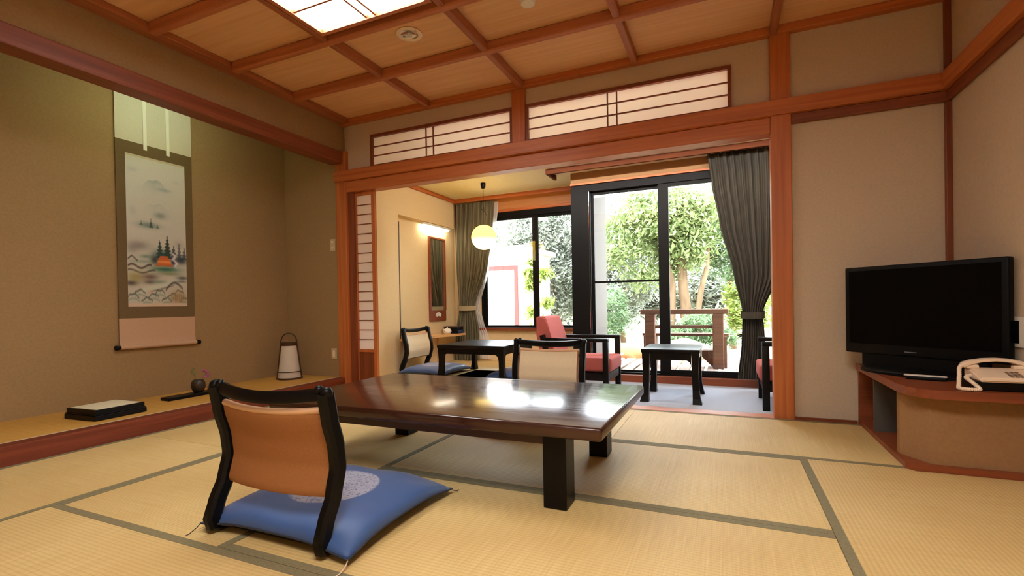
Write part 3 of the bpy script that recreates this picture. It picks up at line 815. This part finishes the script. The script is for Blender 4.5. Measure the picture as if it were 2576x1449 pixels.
struct('wall_left', box(AX0-.1, AX0, YB+.12, AY_W+.1, -.2, 2.7), M['cream'])
uw = MB(); uw.box(AX0, AX0+.10, YB+.12, AY_W-.17, 1.99, 2.7); uw.box(AX0, AX0+.10, YB+.12, 5.02, -.0, 1.99)
struct('wall_left', uw, M['cream'])
struct('wall_right', box(AX1, AX1+.1, YB+.13, AY_D+.2, -.2, 2.7), M['cream'])
struct('wall_back', MB().box(AX0, -1.72, AY_W, AY_W+.1, -.2, .47), M['cream'])
struct('wall_back', MB().box(AX0, -3.38, AY_W, AY_W+.1, .47, 2.7), M['cream'])
struct('wall_back', MB().box(-3.38, -1.72, AY_W, AY_W+.1, 2.20, 2.7), M['lightwood_x'])
struct('wall_back', MB().box(-1.72, AX1, AY_D+.0, AY_D+.1, 2.27, 2.7), M['cabplaster'])  # tan instead of cream: its backlit shade is put into the colour
struct('wall_back', box(.62, AX1, AY_D, AY_D+.1, -.2, 2.27), M['cream'])
struct('wall_return', box(-1.72, -1.50, AY_D+.105, AY_W+.1, -.2, 2.7), M['outgrey'])
ca_ = MB(); ca_.box(AX0-.1, -1.72, 5.05, AY_W+.1, ZA, ZA+.04); ca_.box(-1.72, AX1+.1, 5.05, AY_D+.1, ZA, ZA+.04)
ca_.box(AX0-.1, AX1+.1, YB+.12, 5.05, 2.68, 2.72); ca_.box(AX0-.1, AX1+.1, 5.05, 5.07, ZA+.04, 2.68)  # raised strip, out of view, added so light reaches the transoms
struct('ceiling', ca_, M['annex_ceil'])
struct('trim_59', box(AX0+.096, AX0+.106, 5.015, 5.028, .43, 1.90), M['bronze'])
struct('trim_61', MB().box(AX0+.10, AX0+.135, 5.05, AY_W-.17, ZA-.05, ZA, .004), M['cedar_y'])
struct('trim_62', MB().box(AX0+.0, -1.72, AY_W-.20, AY_W-.165, ZA-.055, ZA, .004), M['cedar_x'])
struct('trim_63', MB().box(-3.09, -1.72, AY_W-.03, AY_W, 2.20, 2.24, .003), M['cedar_x'])
struct('trim_64', MB().box(-1.93, AX1, 5.43, 5.465, ZA-.06, ZA, .004).box(-1.93, -1.895, 5.465, AY_D, ZA-.06, ZA, .004), M['pelmet'])
struct('trim_65', MB().box(-1.72, AX1, AY_D-.03, AY_D, 2.262, 2.285, .002), M['cedar_x'])
# added roof slab, out of view, to block the sun; eaves
struct('roof', MB().box(-6.5, 3.5, -4, 6.0, 2.95, 3.1), M['outgrey'])
struct('eaves', MB().box(-6.5, 3.5, 6.0, 7.0, 2.72, 2.80), M['outplaster'])

# low window on the left
w1 = thing('window_1', 'low black framed sliding window of the inner room', 'window', (-2.55, AY_W+.03, .47)); w1['kind'] = 'structure'
f = MB()
x0, x1, h = -3.38+2.55, -1.72+2.55, 1.73
f.box(x0, x1, -.03, .05, h-.075, h); f.box(x0, x0+.04, -.03, .05, .0, h-.075); f.box(x1-.04, x1, -.03, .05, .0, h-.075); f.box(x0, x1, -.03, .05, -.0, .03)
f.build('frame', M['blackframe'], w1)
for (a, b, yy) in ((x0+.04, .09, 0), (-.01, x1-.04, .022)):
    s = MB(); s.box(a, a+.05, yy-.008, yy+.012, .03, h-.075); s.box(b-.05, b, yy-.008, yy+.012, .03, h-.075); s.box(a+.05, b-.05, yy-.008, yy+.012, h-.115, h-.075); s.box(a+.05, b-.05, yy-.008, yy+.012, .03, .06)
    so = s.build('sash', M['blackframe'], w1)
    MB().box(a+.05, b-.05, yy, yy+.003, .06, h-.115).build('pane', M['glass'], so)
struct('trim_66', MB().box(-3.40, -1.72, AY_W-.05, AY_W+.1, .455, .495, .004), M['dcedar_x'])

# garden door
d1 = thing('door_1', 'black framed sliding glass door to the garden deck', 'door', (-.6, AY_D+.04, 0)); d1['kind'] = 'structure'
f = MB(); L = .6
f.box(-1.72+L, .62+L, -.04, .06, 2.18, 2.262); f.box(-1.72+L, -1.50+L, -.04, .06, .0, 2.18); f.box(.56+L, .62+L, -.04, .06, .0, 2.18); f.box(-1.50+L, .56+L, -.04, .06, .0, .02)
f.build('frame', M['blackframe'], d1)
MB().box(-1.5+L, -1.495+L, -.042, -.036, .02, 2.18).build('seal_strip', M['steel'], d1)
s = MB(); s.box(-1.495+L, -1.455+L, .03, .05, .02, 2.18); s.box(-.70+L, -.64+L, .03, .05, .02, 2.18); s.box(-1.455+L, -.70+L, .03, .05, 2.14, 2.18); s.box(-1.455+L, -.70+L, .03, .05, .02, .04); s.box(-1.455+L, -.70+L, .032, .048, 1.075, 1.10)
so = s.build('sash', M['blackframe'], d1); MB().box(-1.455+L, -.70+L, .038, .041, .04, 2.14).build('pane', M['glass'], so)
s = MB(); s.box(-.70+L, -.585+L, -.02, .02, .02, 2.18); s.box(.50+L, .56+L, -.02, .02, .02, 2.18); s.box(-.585+L, .50+L, -.02, .02, 2.14, 2.18); s.box(-.585+L, .50+L, -.02, .02, .02, .065)
so = s.build('sash', M['blackframe'], d1); MB().box(-.585+L, .50+L, -.002, .001, .065, 2.14).build('pane', M['glass'], so)

# ------------------------------------------------------------------ curtains
def curtain(name, label, loc, W, prof, mkey, folds, amp, H, seed, tie=None):
    """prof: list of (z, left edge, right edge); x along the window"""
    t = thing(name, label, 'curtain', loc)
    rnd = random.Random(seed); ph = rnd.uniform(0, 6)
    def edge(z):
        for (a, l0, r0), (b, l1, r1) in zip(prof, prof[1:]):
            if a >= z >= b:
                k = (a-z)/(a-b); k = k*k*(3-2*k)*.5+k*.5
                return l0+(l1-l0)*k, r0+(r1-r0)*k
        return prof[-1][1:]
    g = MB()
    def P(u, v):
        z = prof[0][0]+(prof[-1][0]-prof[0][0])*v
        l, r = edge(z); k = (r-l)/W
        y = amp*(.35+.65*min(1, k*1.3))*(math.sin(u*folds*2*PI+ph)+.35*math.sin(u*folds*4.7*PI+ph*2+2*v))
        return Vector((l+(r-l)*u, y, z))
    A = g.grid(P, folds*14, 40)
    g.build('drape', M[mkey], t, 180)
    if tie:
        l, r = edge(tie)
        pts = [((l+r)/2+math.cos(a)*((r-l)/2+.015), math.sin(a)*(amp*1.6+.02), tie+.01*math.sin(a)) for a in [2*PI*k/28 for k in range(29)]]
        b_ = MB(); rings = []
        for p in pts: rings.append([b_.bm.verts.new(Vector(p)+Vector((0, 0, -.035))), b_.bm.verts.new(Vector(p)+Vector((0, 0, .035)))])
        b_._skin(rings, False, False)
        b_.build('tieback', M['tieback'] if mkey == 'curtain' else M['curtain_shaded'], t, 180)
    return t
curtain('curtain', 'olive curtain tied back at the left of the low window', (0, AY_W-.11, 0), .65,
        [(2.36, -3.76, -3.10), (1.9, -3.76, -3.13), (1.4, -3.75, -3.22), (.84, -3.715, -3.43), (.76, -3.715, -3.43), (.5, -3.77, -3.38), (.012, -3.80, -3.37)], 'curtain', 9, .018, 2.3, 1, .80)
curtain('sheer_curtain', 'white sheer curtain behind the olive curtain at the low window', (0, AY_W-.045, 0), .6,
        [(2.36, -3.4, -3.05), (1.9, -3.45, -3.10), (1.4, -3.5, -3.22), (.80, -3.55, -3.39), (.6, -3.55, -3.33), (.33, -3.55, -3.24), (.03, -3.55, -3.20)], 'sheer', 7, .012, 2.3, 2)
curtain('curtain', 'shadow-toned curtain tied back at the right of the garden door', (0, AY_D-.15, 0), .75,
        [(2.40, -.165, .60), (2.1, -.13, .60), (1.65, -.055, .57), (1.1, .075, .50), (.73, .15, .345), (.65, .15, .345), (.4, .14, .36), (.02, .10, .34)], 'curtain_shaded', 10, .02, 2.4, 5, .69)

# ------------------------------------------------------------------ inner room: counter, mirror, small things
ct = thing('wall_counter', 'light wood counter board along the cream wall under the mirror', 'counter', (AX0+.005, 5.0, .40))
MB().prism([(0, .02), (.125, .02), (.13, .5), (.30, 1.0), (.30, 1.33), (0, 1.33)], 0, .03).build('board', M['lightwood_y'], ct)
MB().box(.0, .03, 1.0, 1.3, -.397, 0).build('leg', M['cream'], ct)
mr = thing('wall_mirror', 'tall narrow mirror in a red brown frame on the cream wall', 'mirror', (AX0+.002, 6.03, .60))
MB().box(0, .02, -.215, .215, .02, .17, .003).build('lower_panel', M['plinth'], mr)
f = MB(); f.box(0, .025, -.215, -.18, .17, 1.22); f.box(0, .025, .185, .215, .17, 1.22); f.box(0, .025, -.18, .185, 1.195, 1.22)
f.build('frame', M['plinth'], mr)
MB().box(.004, .010, -.18, .185, .17, 1.195).build('glass', M['mirror'], mr)
fan = [(.10*math.cos(a), .10*math.sin(a)) for a in [PI*(.2+.6*k/12) for k in range(13)]]+[(.045*math.cos(a), .045*math.sin(a)) for a in [PI*(.8-.6*k/8) for k in range(9)]]
MB().prism([(y, z+.045) for y, z in fan], .0205, .024, 'x').build('fan_emblem', M['futai'], mr)['label'] = 'white fan shaped inlay'
nl = thing('niche_lamp', 'white tube lamp under the overhang above the mirror', 'lamp', (AX0+.06, 5.95, 1.955))
MB().box(-.03, .03, -.34, .34, 0.0, .03).build('housing', M['white'], nl)
MB().tube([(0, -.32, -.012), (0, .32, -.012)], .012, 12).build('tube', emis('cool white tube', srgb(255, 246, 224), 60), nl, 180)
cu = thing('teapot', 'small white round teapot on the counter', 'teapot', (AX0+.19, 5.99, .43))
MB().lathe([(.03, 0), (.05, .012), (.06, .04), (.05, .07), (.03, .083), (.01, .088), (.008, .1), (.002, .103)], seg=22).build('body', M['white'], cu, 60)
MB().tube([(.0, -.05, .035), (.0, -.08, .055), (0, -.09, .075)], [.012, .009, .007], 8).build('spout', M['white'], cu, 60)
bb = thing('storage_box', 'dark box with white edged lid beside the teapot', 'box', (AX0+.17, 6.2, .43))
MB().box(-.11, .11, -.09, .09, 0, .085, .005).build('body', M['tvcase'], bb)
MB().box(-.115, .115, -.095, .095, .086, .105, .005).build('lid', M['bronze'], bb)
MB().box(.111, .113, -.06, .07, .01, .05).build('band', mat('dark blue band', srgb(40, 62, 110), None, .5), bb)
plate((-3.62, AY_W, .66), .07, .115, 'small outlet plate between the mirror and the olive curtain', 'o')

# added tube, unseen behind the lintel, to brighten the inner room and transoms
zl = thing('ceiling_lamp', 'added unseen tube lamp in the raised strip of the inner ceiling behind the lintel', 'ceiling lamp', (-.85, 4.42, 2.43))
MB().box(-1.7, 1.7, -.075, .008, -.045, -.03).build('shade_tray', M['white'], zl)  # tray blocks the tube's light from the main floor
MB().box(-1.69, -1.66, -.02, .02, -.03, .25).build('bracket', M['white'], zl)
MB().box(1.66, 1.69, -.02, .02, -.03, .25).build('bracket', M['white'], zl)
MB().tube([(-1.65, 0, .01), (1.65, 0, .01)], .018, 12).build('tube', emis('warm white tube', srgb(255, 250, 248), 150), zl, 180)

# pendant lamp
pd = thing('pendant_lamp', 'round glowing paper pendant lamp hanging in the inner room', 'pendant lamp', (-2.87, 5.66, ZA))
MB().lathe([(.03, 0), (.034, -.01), (.03, -.055), (.022, -.07), (.006, -.075)], seg=20).build('ceiling_cup', M['tvcase'], pd, 50)
MB().tube([(0, 0, -.07), (0, 0, -.545)], .003, 6).build('cord', M['tvcase'], pd)
MB().tube([(0, 0, -.30), (.012, .004, -.36), (-.035, 0, -.33), (.03, 0, -.39), (.045, 0, -.43)], .003, 6).build('pull_string', M['tvcase'], pd)
m, nt, b, o = newmat('glowing globe paper')
tc = nt.nodes.new('ShaderNodeTexCoord'); sx = nt.nodes.new('ShaderNodeSeparateXYZ'); nt.links.new(tc.outputs['Object'], sx.inputs[0])
ad = N(nt, 'ShaderNodeMath', operation='MULTIPLY_ADD'); ad.inputs[1].default_value = 3.0; ad.inputs[2].default_value = .0
a0 = N(nt, 'ShaderNodeMath', operation='ADD'); a0.inputs[1].default_value = .87; nt.links.new(sx.outputs['Z'], a0.inputs[0]); nt.links.new(a0.outputs[0], ad.inputs[0])
r = ramp(nt, ad.outputs[0], [(.0, srgb(255, 236, 170)), (.5, srgb(255, 200, 66))])
mr_ = N(nt, 'ShaderNodeMapRange'); mr_.inputs['To Min'].default_value = 6; mr_.inputs['To Max'].default_value = 9; nt.links.new(ad.outputs[0], mr_.inputs['Value'])
e = N(nt, 'ShaderNodeEmission'); nt.links.new(mr_.outputs[0], e.inputs['Strength']); nt.links.new(r.outputs[0], e.inputs['Color']); nt.links.new(e.outputs[0], o.inputs['Surface'])
MB().ball((0, 0, -.705), .163, 4, (1, 1, .98)).build('globe_shade', m, pd, 180)

# low black table
def low_table(name, label, loc, X, Y, H, group=None, flare=.02):
    t = thing(name, label, 'table', loc, 0, group)
    MB().box(-X, X, -Y, Y, H-.035, H, .006).build('tabletop', M['black'], t, 40)
    a = .075
    def arch(L):
        p = [(-L, H-.035), (L, H-.035), (L, H-.16)]
        for k in range(7): p.append((L-.045+.045*math.cos(PI/2*k/6)-.0, H-.16+.06*math.sin(PI/2*k/6)))
        for k in range(7): p.append((-L+.045-.045*math.cos(PI/2*(6-k)/6), H-.16+.06*math.sin(PI/2*(6-k)/6)))
        p.append((-L, H-.16)); return p
    for s in (-1, 1):
        MB().prism(arch(X-a), s*(Y-.03)-.012, s*(Y-.03)+.012, 'y').build('apron', M['black'], t)
        MB().prism(arch(Y-a), s*(X-.03)-.012, s*(X-.03)+.012, 'x').build('apron', M['black'], t)
    for sx_ in (-1, 1):
        for sy_ in (-1, 1):
            g = MB(); rings = []
            for z, w_, o_ in ((H-.035, .066, 0), (H*.55, .056, -.002), (H*.25, .056, .002), (H*.1, .066, .008), (0, .08, .014)):
                cx_, cy_ = sx_*(X-.040+o_*flare/.02), sy_*(Y-.040+o_*flare/.02)
                rings.append([g.bm.verts.new((cx_+i*w_/2, cy_+j*w_/2, z)) for i, j in ((-1, -1), (1, -1), (1, 1), (-1, 1))])
            g._skin(rings); g.build('leg', M['black'], t)
    return t
low_table('low_table', 'low black table with rounded apron over the foot well', (-2.64, 5.23, .001), .425, .44, .385)
low_table('side_table', 'small square black side table on the pale carpet', (-.475, 4.90, CZ), .255, .30, .487)

# armchairs
def make_armchair(label, loc, rz):
    """faces +x; origin at floor centre"""
    t = thing('armchair', label, 'armchair', loc, rz, 'black wood armchairs')
    for s in (-1, 1):
        y = s*.285
        g = MB(); g.box(-.30, .335, y-.03, y+.03, .535, .572, .006); g.build('armrest', M['black'], t, 40)
        g = MB(); g.box(.28, .335, y-.024, y+.024, 0, .535, .004); g.build('leg', M['black'], t, 40)
        g = MB(); g.sweep([(-.34, y, 0), (-.315, y, .25), (-.31, y, .45), (-.345, y, .60)], (0, 1, 0), .046, .055); g.build('leg', M['black'], t, 40)
        g = MB(); g.box(-.30, .28, y-.018, y+.018, .16, .225); g.build('side_rail', M['black'], t)
    g = MB(); g.box(.29, .325, -.26, .26, .15, .225); g.box(-.31, -.28, -.26, .26, .17, .24); g.box(-.28, .29, -.25, .25, .205, .235); g.build('seat_frame', M['black'], t)
    g = MB(); g.box(-.24, .355, -.255, .255, .236, .375, .028, 4); g.build('seat_cushion', M['pink'], t, 60)
    g = MB(); A = []
    def bk(z, f): return -.235-.10*((z-.36)/.43)**1.1 if f else -.375-.055*((z-.30)/.5)
    prof = [(-.225, .37), (-.245, .52), (-.285, .66), (-.32, .765), (-.335, .785), (-.40, .79), (-.43, .775), (-.425, .60), (-.39, .36), (-.34, .30)]
    g.prism(prof, -.245, .245, 'y')
    bmesh.ops.bevel(g.bm, geom=[e for e in g.bm.edges if abs(e.verts[0].co.y-e.verts[1].co.y) < .01], offset=.014, segments=3, affect='EDGES')
    g.build('backrest', M['pink'], t, 50)
    return t
ac = make_armchair('dusty red armchair with black arms left of the small side table', (-1.385, 4.975, CZ), .0)
dup(ac, (.60, 4.82, CZ), PI, 'dusty red armchair half hidden behind the right post')

# ------------------------------------------------------------------ garden
struct('ground', MB().box(-40, 40, 5.9, 60, -.5, -.25).box(-40, 40, -40, -2.0, -.5, -.25), M['ground'])
gm = MB()
gm.grid(lambda u, v: Vector((-25+50*u, 15+16*v, -.3+1.2*v+.5*math.sin(u*40)+.4*math.sin(v*9+u*20))), 60, 24)
struct('hillside', gm, M['ground'], smooth=180)
for k in range(26):
    x = -3.4+k*.17
    if -1.75 < x < -1.45 and False: continue
    tag(MB().box(-.065, .065, -.9, .9, 0, .03, .003).build('deck_plank', M['deck'], None, None, (x, 6.78 if x > -1.6 else 7.58, -.06)),
        'one of the pale deck planks laid side by side outside the garden door', 'plank', 'deck planks outside the garden door')
bn = thing('garden_bench', 'weathered wooden bench with a backrail on the deck outside', 'bench', (-.52, 6.75, -.03))
Lb = .545
MB().box(-Lb, Lb, -.05, .05, .70, .765, .012).build('top_rail', M['bench'], bn)
MB().box(-.40, .40, -.02, .02, .515, .555, .006).build('back_rail', M['bench'], bn)
for s in (-1, 1): MB().box(s*.42-.065, s*.42+.065, -.06, .06, 0, .70, .01).build('post', M['bench'], bn)
MB().box(-Lb, Lb, -.06+.18, .30, .405, .44, .006).build('seat_plank', M['bench'], bn)
MB().prism([(.36, .0), (.52, .0), (.52, .405), (.36, .405), (.36, .22), (.22, .22), (.22, .14)], .06, .26, 'y').build('seat_support', M['bench'], bn)
MB().prism([(-.36, .0), (-.52, .0), (-.52, .405), (-.36, .405)], .06, .26, 'y').build('seat_support', M['bench'], bn)

def rock(name, label, loc, r, mkey, seed, group='pale stones beyond the deck'):
    rnd = random.Random(seed); g = MB(); g.ball((0, 0, 0), r, 3, (1.3, 1, .75))
    ph = [rnd.uniform(0, 6) for _ in range(6)]
    for v in g.bm.verts:
        c = v.co/r
        v.co *= 1+.12*math.sin(3*c.x+ph[0])*math.sin(3*c.y+ph[1])+.08*math.sin(6*c.z+5*c.x+ph[2])
    return tag(g.build(name, M[mkey], None, 60, loc), label, 'stone', group)
rock('garden_stone', 'large pale stone left of the bench beyond the deck', (-2.3, 9.1, -.02), .34, 'stone', 1)
rock('garden_stone', 'orange brown stone low beside the deck left of the bench', (-1.62, 8.75, -.12), .22, 'rust', 2)
rock('garden_stone', 'flat pale stone behind the bench seat', (-.75, 9.2, -.1), .36, 'stone', 3)
rock('garden_stone', 'pale stone right of the bench under the lime shrub', (.55, 9.0, -.15), .34, 'stone', 4)

def leaves(center, rad, n, size, seed, shell=.55, droop=0, clump=26):
    rnd = random.Random(seed); g = MB()
    cs = []
    for _ in range(clump):
        v = Vector((rnd.gauss(0, 1), rnd.gauss(0, 1), rnd.gauss(0, 1))).normalized()*(shell+(1-shell)*rnd.random())
        cs.append(Vector((v.x*rad[0], v.y*rad[1], v.z*rad[2])))
    cr = min(rad)*.42
    for _ in range(n):
        c = rnd.choice(cs)
        p = Vector(center)+c+Vector((rnd.gauss(0, .6), rnd.gauss(0, .6), rnd.gauss(0, .5)))*cr
        a, b = rnd.uniform(0, 2*PI), rnd.uniform(-.9, .5)-droop
        d = Vector((math.cos(a)*math.cos(b), math.sin(a)*math.cos(b), math.sin(b)))
        s = d.cross(Vector((rnd.uniform(-.4, .4), rnd.uniform(-.4, .4), 1))).normalized()
        L = size*rnd.uniform(.7, 1.4); wd = L*.2
        n_ = d.cross(s)*L*.08
        v = [g.bm.verts.new(p-d*L*.5), g.bm.verts.new(p+s*wd+n_), g.bm.verts.new(p+d*L*.5), g.bm.verts.new(p-s*wd+n_)]
        g.bm.faces.new(v)
    return g
def plant(name, label, cat, base, crown, rad, n, size, mkey, seed, trunks=(), droop=0, clump=26):
    t = thing(name, label, cat, base)
    c = Vector(crown)-Vector(base)
    leaves(c, rad, n, size, seed, droop=droop, clump=clump).build('foliage', M[mkey], t)
    for (bx_, by_, tx, ty, tz, r) in trunks:
        p0 = Vector((bx_-base[0], by_-base[1], -.1)); p1 = Vector((tx-base[0], ty-base[1], tz-base[2]))
        pts = [p0.lerp(p1, k/5)+Vector((.05*math.sin(k*1.7+bx_*9), 0, 0)) for k in range(6)]
        MB().tube(pts, [r*(1.25-.1*k) for k in range(6)], 10).build('trunk', M['bark'], t, 180)
    return t
plant('garden_tree', 'big leafy green tree with several trunks behind the bench', 'tree', (-.85, 11, -.25), (-1.3, 11.0, 2.38), (1.12, .85, 1.02), 22000, .13, 'leaf', 11,
      ((-1.05, 11, -1.15, 11, 2.2, .085), (-.86, 11.1, -.8, 11, 2.2, .11), (-.62, 10.95, -.35, 10.9, 2.0, .06)), .3, 40)
plant('garden_tree', 'cool green tree right of the multi trunked tree, half behind the shadow-toned curtain', 'tree', (.45, 12.2, -.25), (.25, 12.0, 2.5), (1.15, .8, 1.35), 14000, .11, 'leaf_blue', 12,
      ((.1, 12.1, .1, 12, 2.3, .07),), .2, 40)
plant('garden_shrub', 'rounded green shrub left of the bench beyond the deck', 'shrub', (-2.3, 10.1, -.25), (-2.3, 10.1, .62), (.45, .4, .5), 3000, .085, 'leaf_blue', 13, (), 0, 18)
plant('garden_shrub', 'lime green shrub at the foot of the trees right of the bench', 'shrub', (.55, 10.2, -.25), (.42, 10.5, .72), (.45, .4, .55), 3200, .10, 'leaf_lime', 14, (), 0, 18)
plant('garden_shrub', 'low bluish fern like shrub seen through the bench', 'shrub', (-.5, 10.1, -.25), (-.5, 10.1, .25), (.6, .35, .36), 3000, .10, 'leaf_blue', 15, (), .3, 18)
plant('garden_tree', 'pale silvery tree filling the low window', 'tree', (-4.9, 13.6, -.25), (-4.9, 13.6, 2.2), (1.75, .9, 1.75), 24000, .14, 'leaf_pale', 16, ((-4.5, 13.5, -4.6, 13.4, 2.0, .06), (-5.3, 13.6, -5.5, 13.4, 2.2, .06)), .1, 90)
plant('garden_shrub', 'yellow green shrub beside the white outbuilding', 'shrub', (-3.6, 9.6, -.25), (-3.6, 9.6, .9), (.24, .3, 1.0), 1800, .12, 'leaf_lime', 17, (), .4, 16)
plant('garden_tree', 'pale tree right of the silvery tree, beside the black pillar', 'tree', (-2.6, 13.3, -.25), (-2.6, 13.3, 1.9), (.95, .8, 1.7), 14000, .13, 'leaf_pale', 18, ((-2.6, 13.3, -2.5, 13.3, 1.8, .06),), .1, 34)
hb = leaves((0, 0, 0), (9, 1.2, .9), 14000, .26, 21, .2, .1, 150)
tag(hb.build('hedge', M['leaf_pale'], None, None, (-2.5, 17.0, 1.1)), 'pale foliage covering the slope at the back of the garden', 'hedge', kind='stuff')

hc_ = leaves((0, 0, 0), (3.6, 1.0, 2.6), 15000, .32, 22, .2, .1, 120)
tag(hc_.build('hillside_wood', M['leaf_pale'], None, None, (-9.8, 22.0, 2.7)), 'pale wooded slope behind the outbuilding, seen through the low window', 'trees', kind='stuff')
ob = thing('outbuilding', 'white outbuilding with a faded red door frame beyond the low window', 'building', (-5.0, 9.9, -.25))
MB().box(-1.6, .98, 0, 1.6, 0, 2.25).build('wall', M['outplaster'], ob)
MB().box(-1.8, 1.08, -.25, 1.8, 2.25, 2.36).build('roof', M['outplaster'], ob)
f = MB(); f.box(.72, .80, -.03, 0, .0, 1.95); f.box(-.3, .72, -.03, 0, 1.85, 1.95); f.box(-.38, -.3, -.03, 0, 0, 1.95)
f.build('door_frame', M['pinkframe'], ob)
MB().box(-.3, .72, -.012, 0, 0, 1.85).build('door', M['outplaster'], ob)

# ------------------------------------------------------------------ light and camera
w = bpy.data.worlds.new('World'); SC.world = w; w.use_nodes = True
nt = w.node_tree; bg = nt.nodes['Background']
bg.inputs['Color'].default_value = (.84, .92, 1.0, 1); bg.inputs['Strength'].default_value = 25.0
sun = bpy.data.lights.new('Sun', 'SUN'); sun.energy = 9; sun.angle = .02; sun.color = (1, .95, .85)
so = bpy.data.objects.new('Sun', sun); C.objects.link(so)
so.rotation_euler = (math.radians(12), math.radians(-48), 0)   # from the left along the facade
def portal(loc, sx_, sy_, rot):
    l = bpy.data.lights.new('Window portal', 'AREA'); l.shape = 'RECTANGLE'; l.size = sx_; l.size_y = sy_
    l.cycles.is_portal = True
    o = bpy.data.objects.new('Window portal', l); C.objects.link(o); o.location = loc; o.rotation_euler = rot
portal((-.5, AY_D+.2, 1.1), 2.2, 2.3, (-PI/2, 0, 0))
portal((-2.55, AY_W+.2, 1.33), 1.7, 1.75, (-PI/2, 0, 0))

cam = bpy.data.cameras.new('Camera'); co = bpy.data.objects.new('Camera', cam); C.objects.link(co)
F, CY, yaw, pit_, rol = 1225.7577, 775.0713, .414457414, -.00782191546, -.0178318658
cam.sensor_width = 36; cam.lens = F/2576*36; cam.shift_y = (CY-724.5)/2576
cam.clip_start = .02; cam.clip_end = 200
fw = Vector((-math.sin(yaw)*math.cos(pit_), math.cos(yaw)*math.cos(pit_), math.sin(pit_)))
rt = Vector((math.cos(yaw), math.sin(yaw), 0)); up = rt.cross(fw)
r_ = rt*math.cos(rol)+up*math.sin(rol); u_ = -rt*math.sin(rol)+up*math.cos(rol)
co.matrix_world = Matrix(((r_.x, u_.x, -fw.x, 0), (r_.y, u_.y, -fw.y, 0), (r_.z, u_.z, -fw.z, .84), (0, 0, 0, 1)))
SC.camera = co

SC.view_settings.view_transform = 'Standard'; SC.view_settings.look = 'None'
SC.view_settings.gamma = 1; SC.view_settings.use_curve_mapping = False
SC.view_settings.exposure = 0
cy = SC.cycles
cy.use_denoising = True
try: cy.denoiser = 'OPENIMAGEDENOISE'
except Exception: pass
cy.max_bounces = 10; cy.diffuse_bounces = 6; cy.transparent_max_bounces = 12
cy.sample_clamp_indirect = 6
cy.caustics_reflective = False; cy.caustics_refractive = False
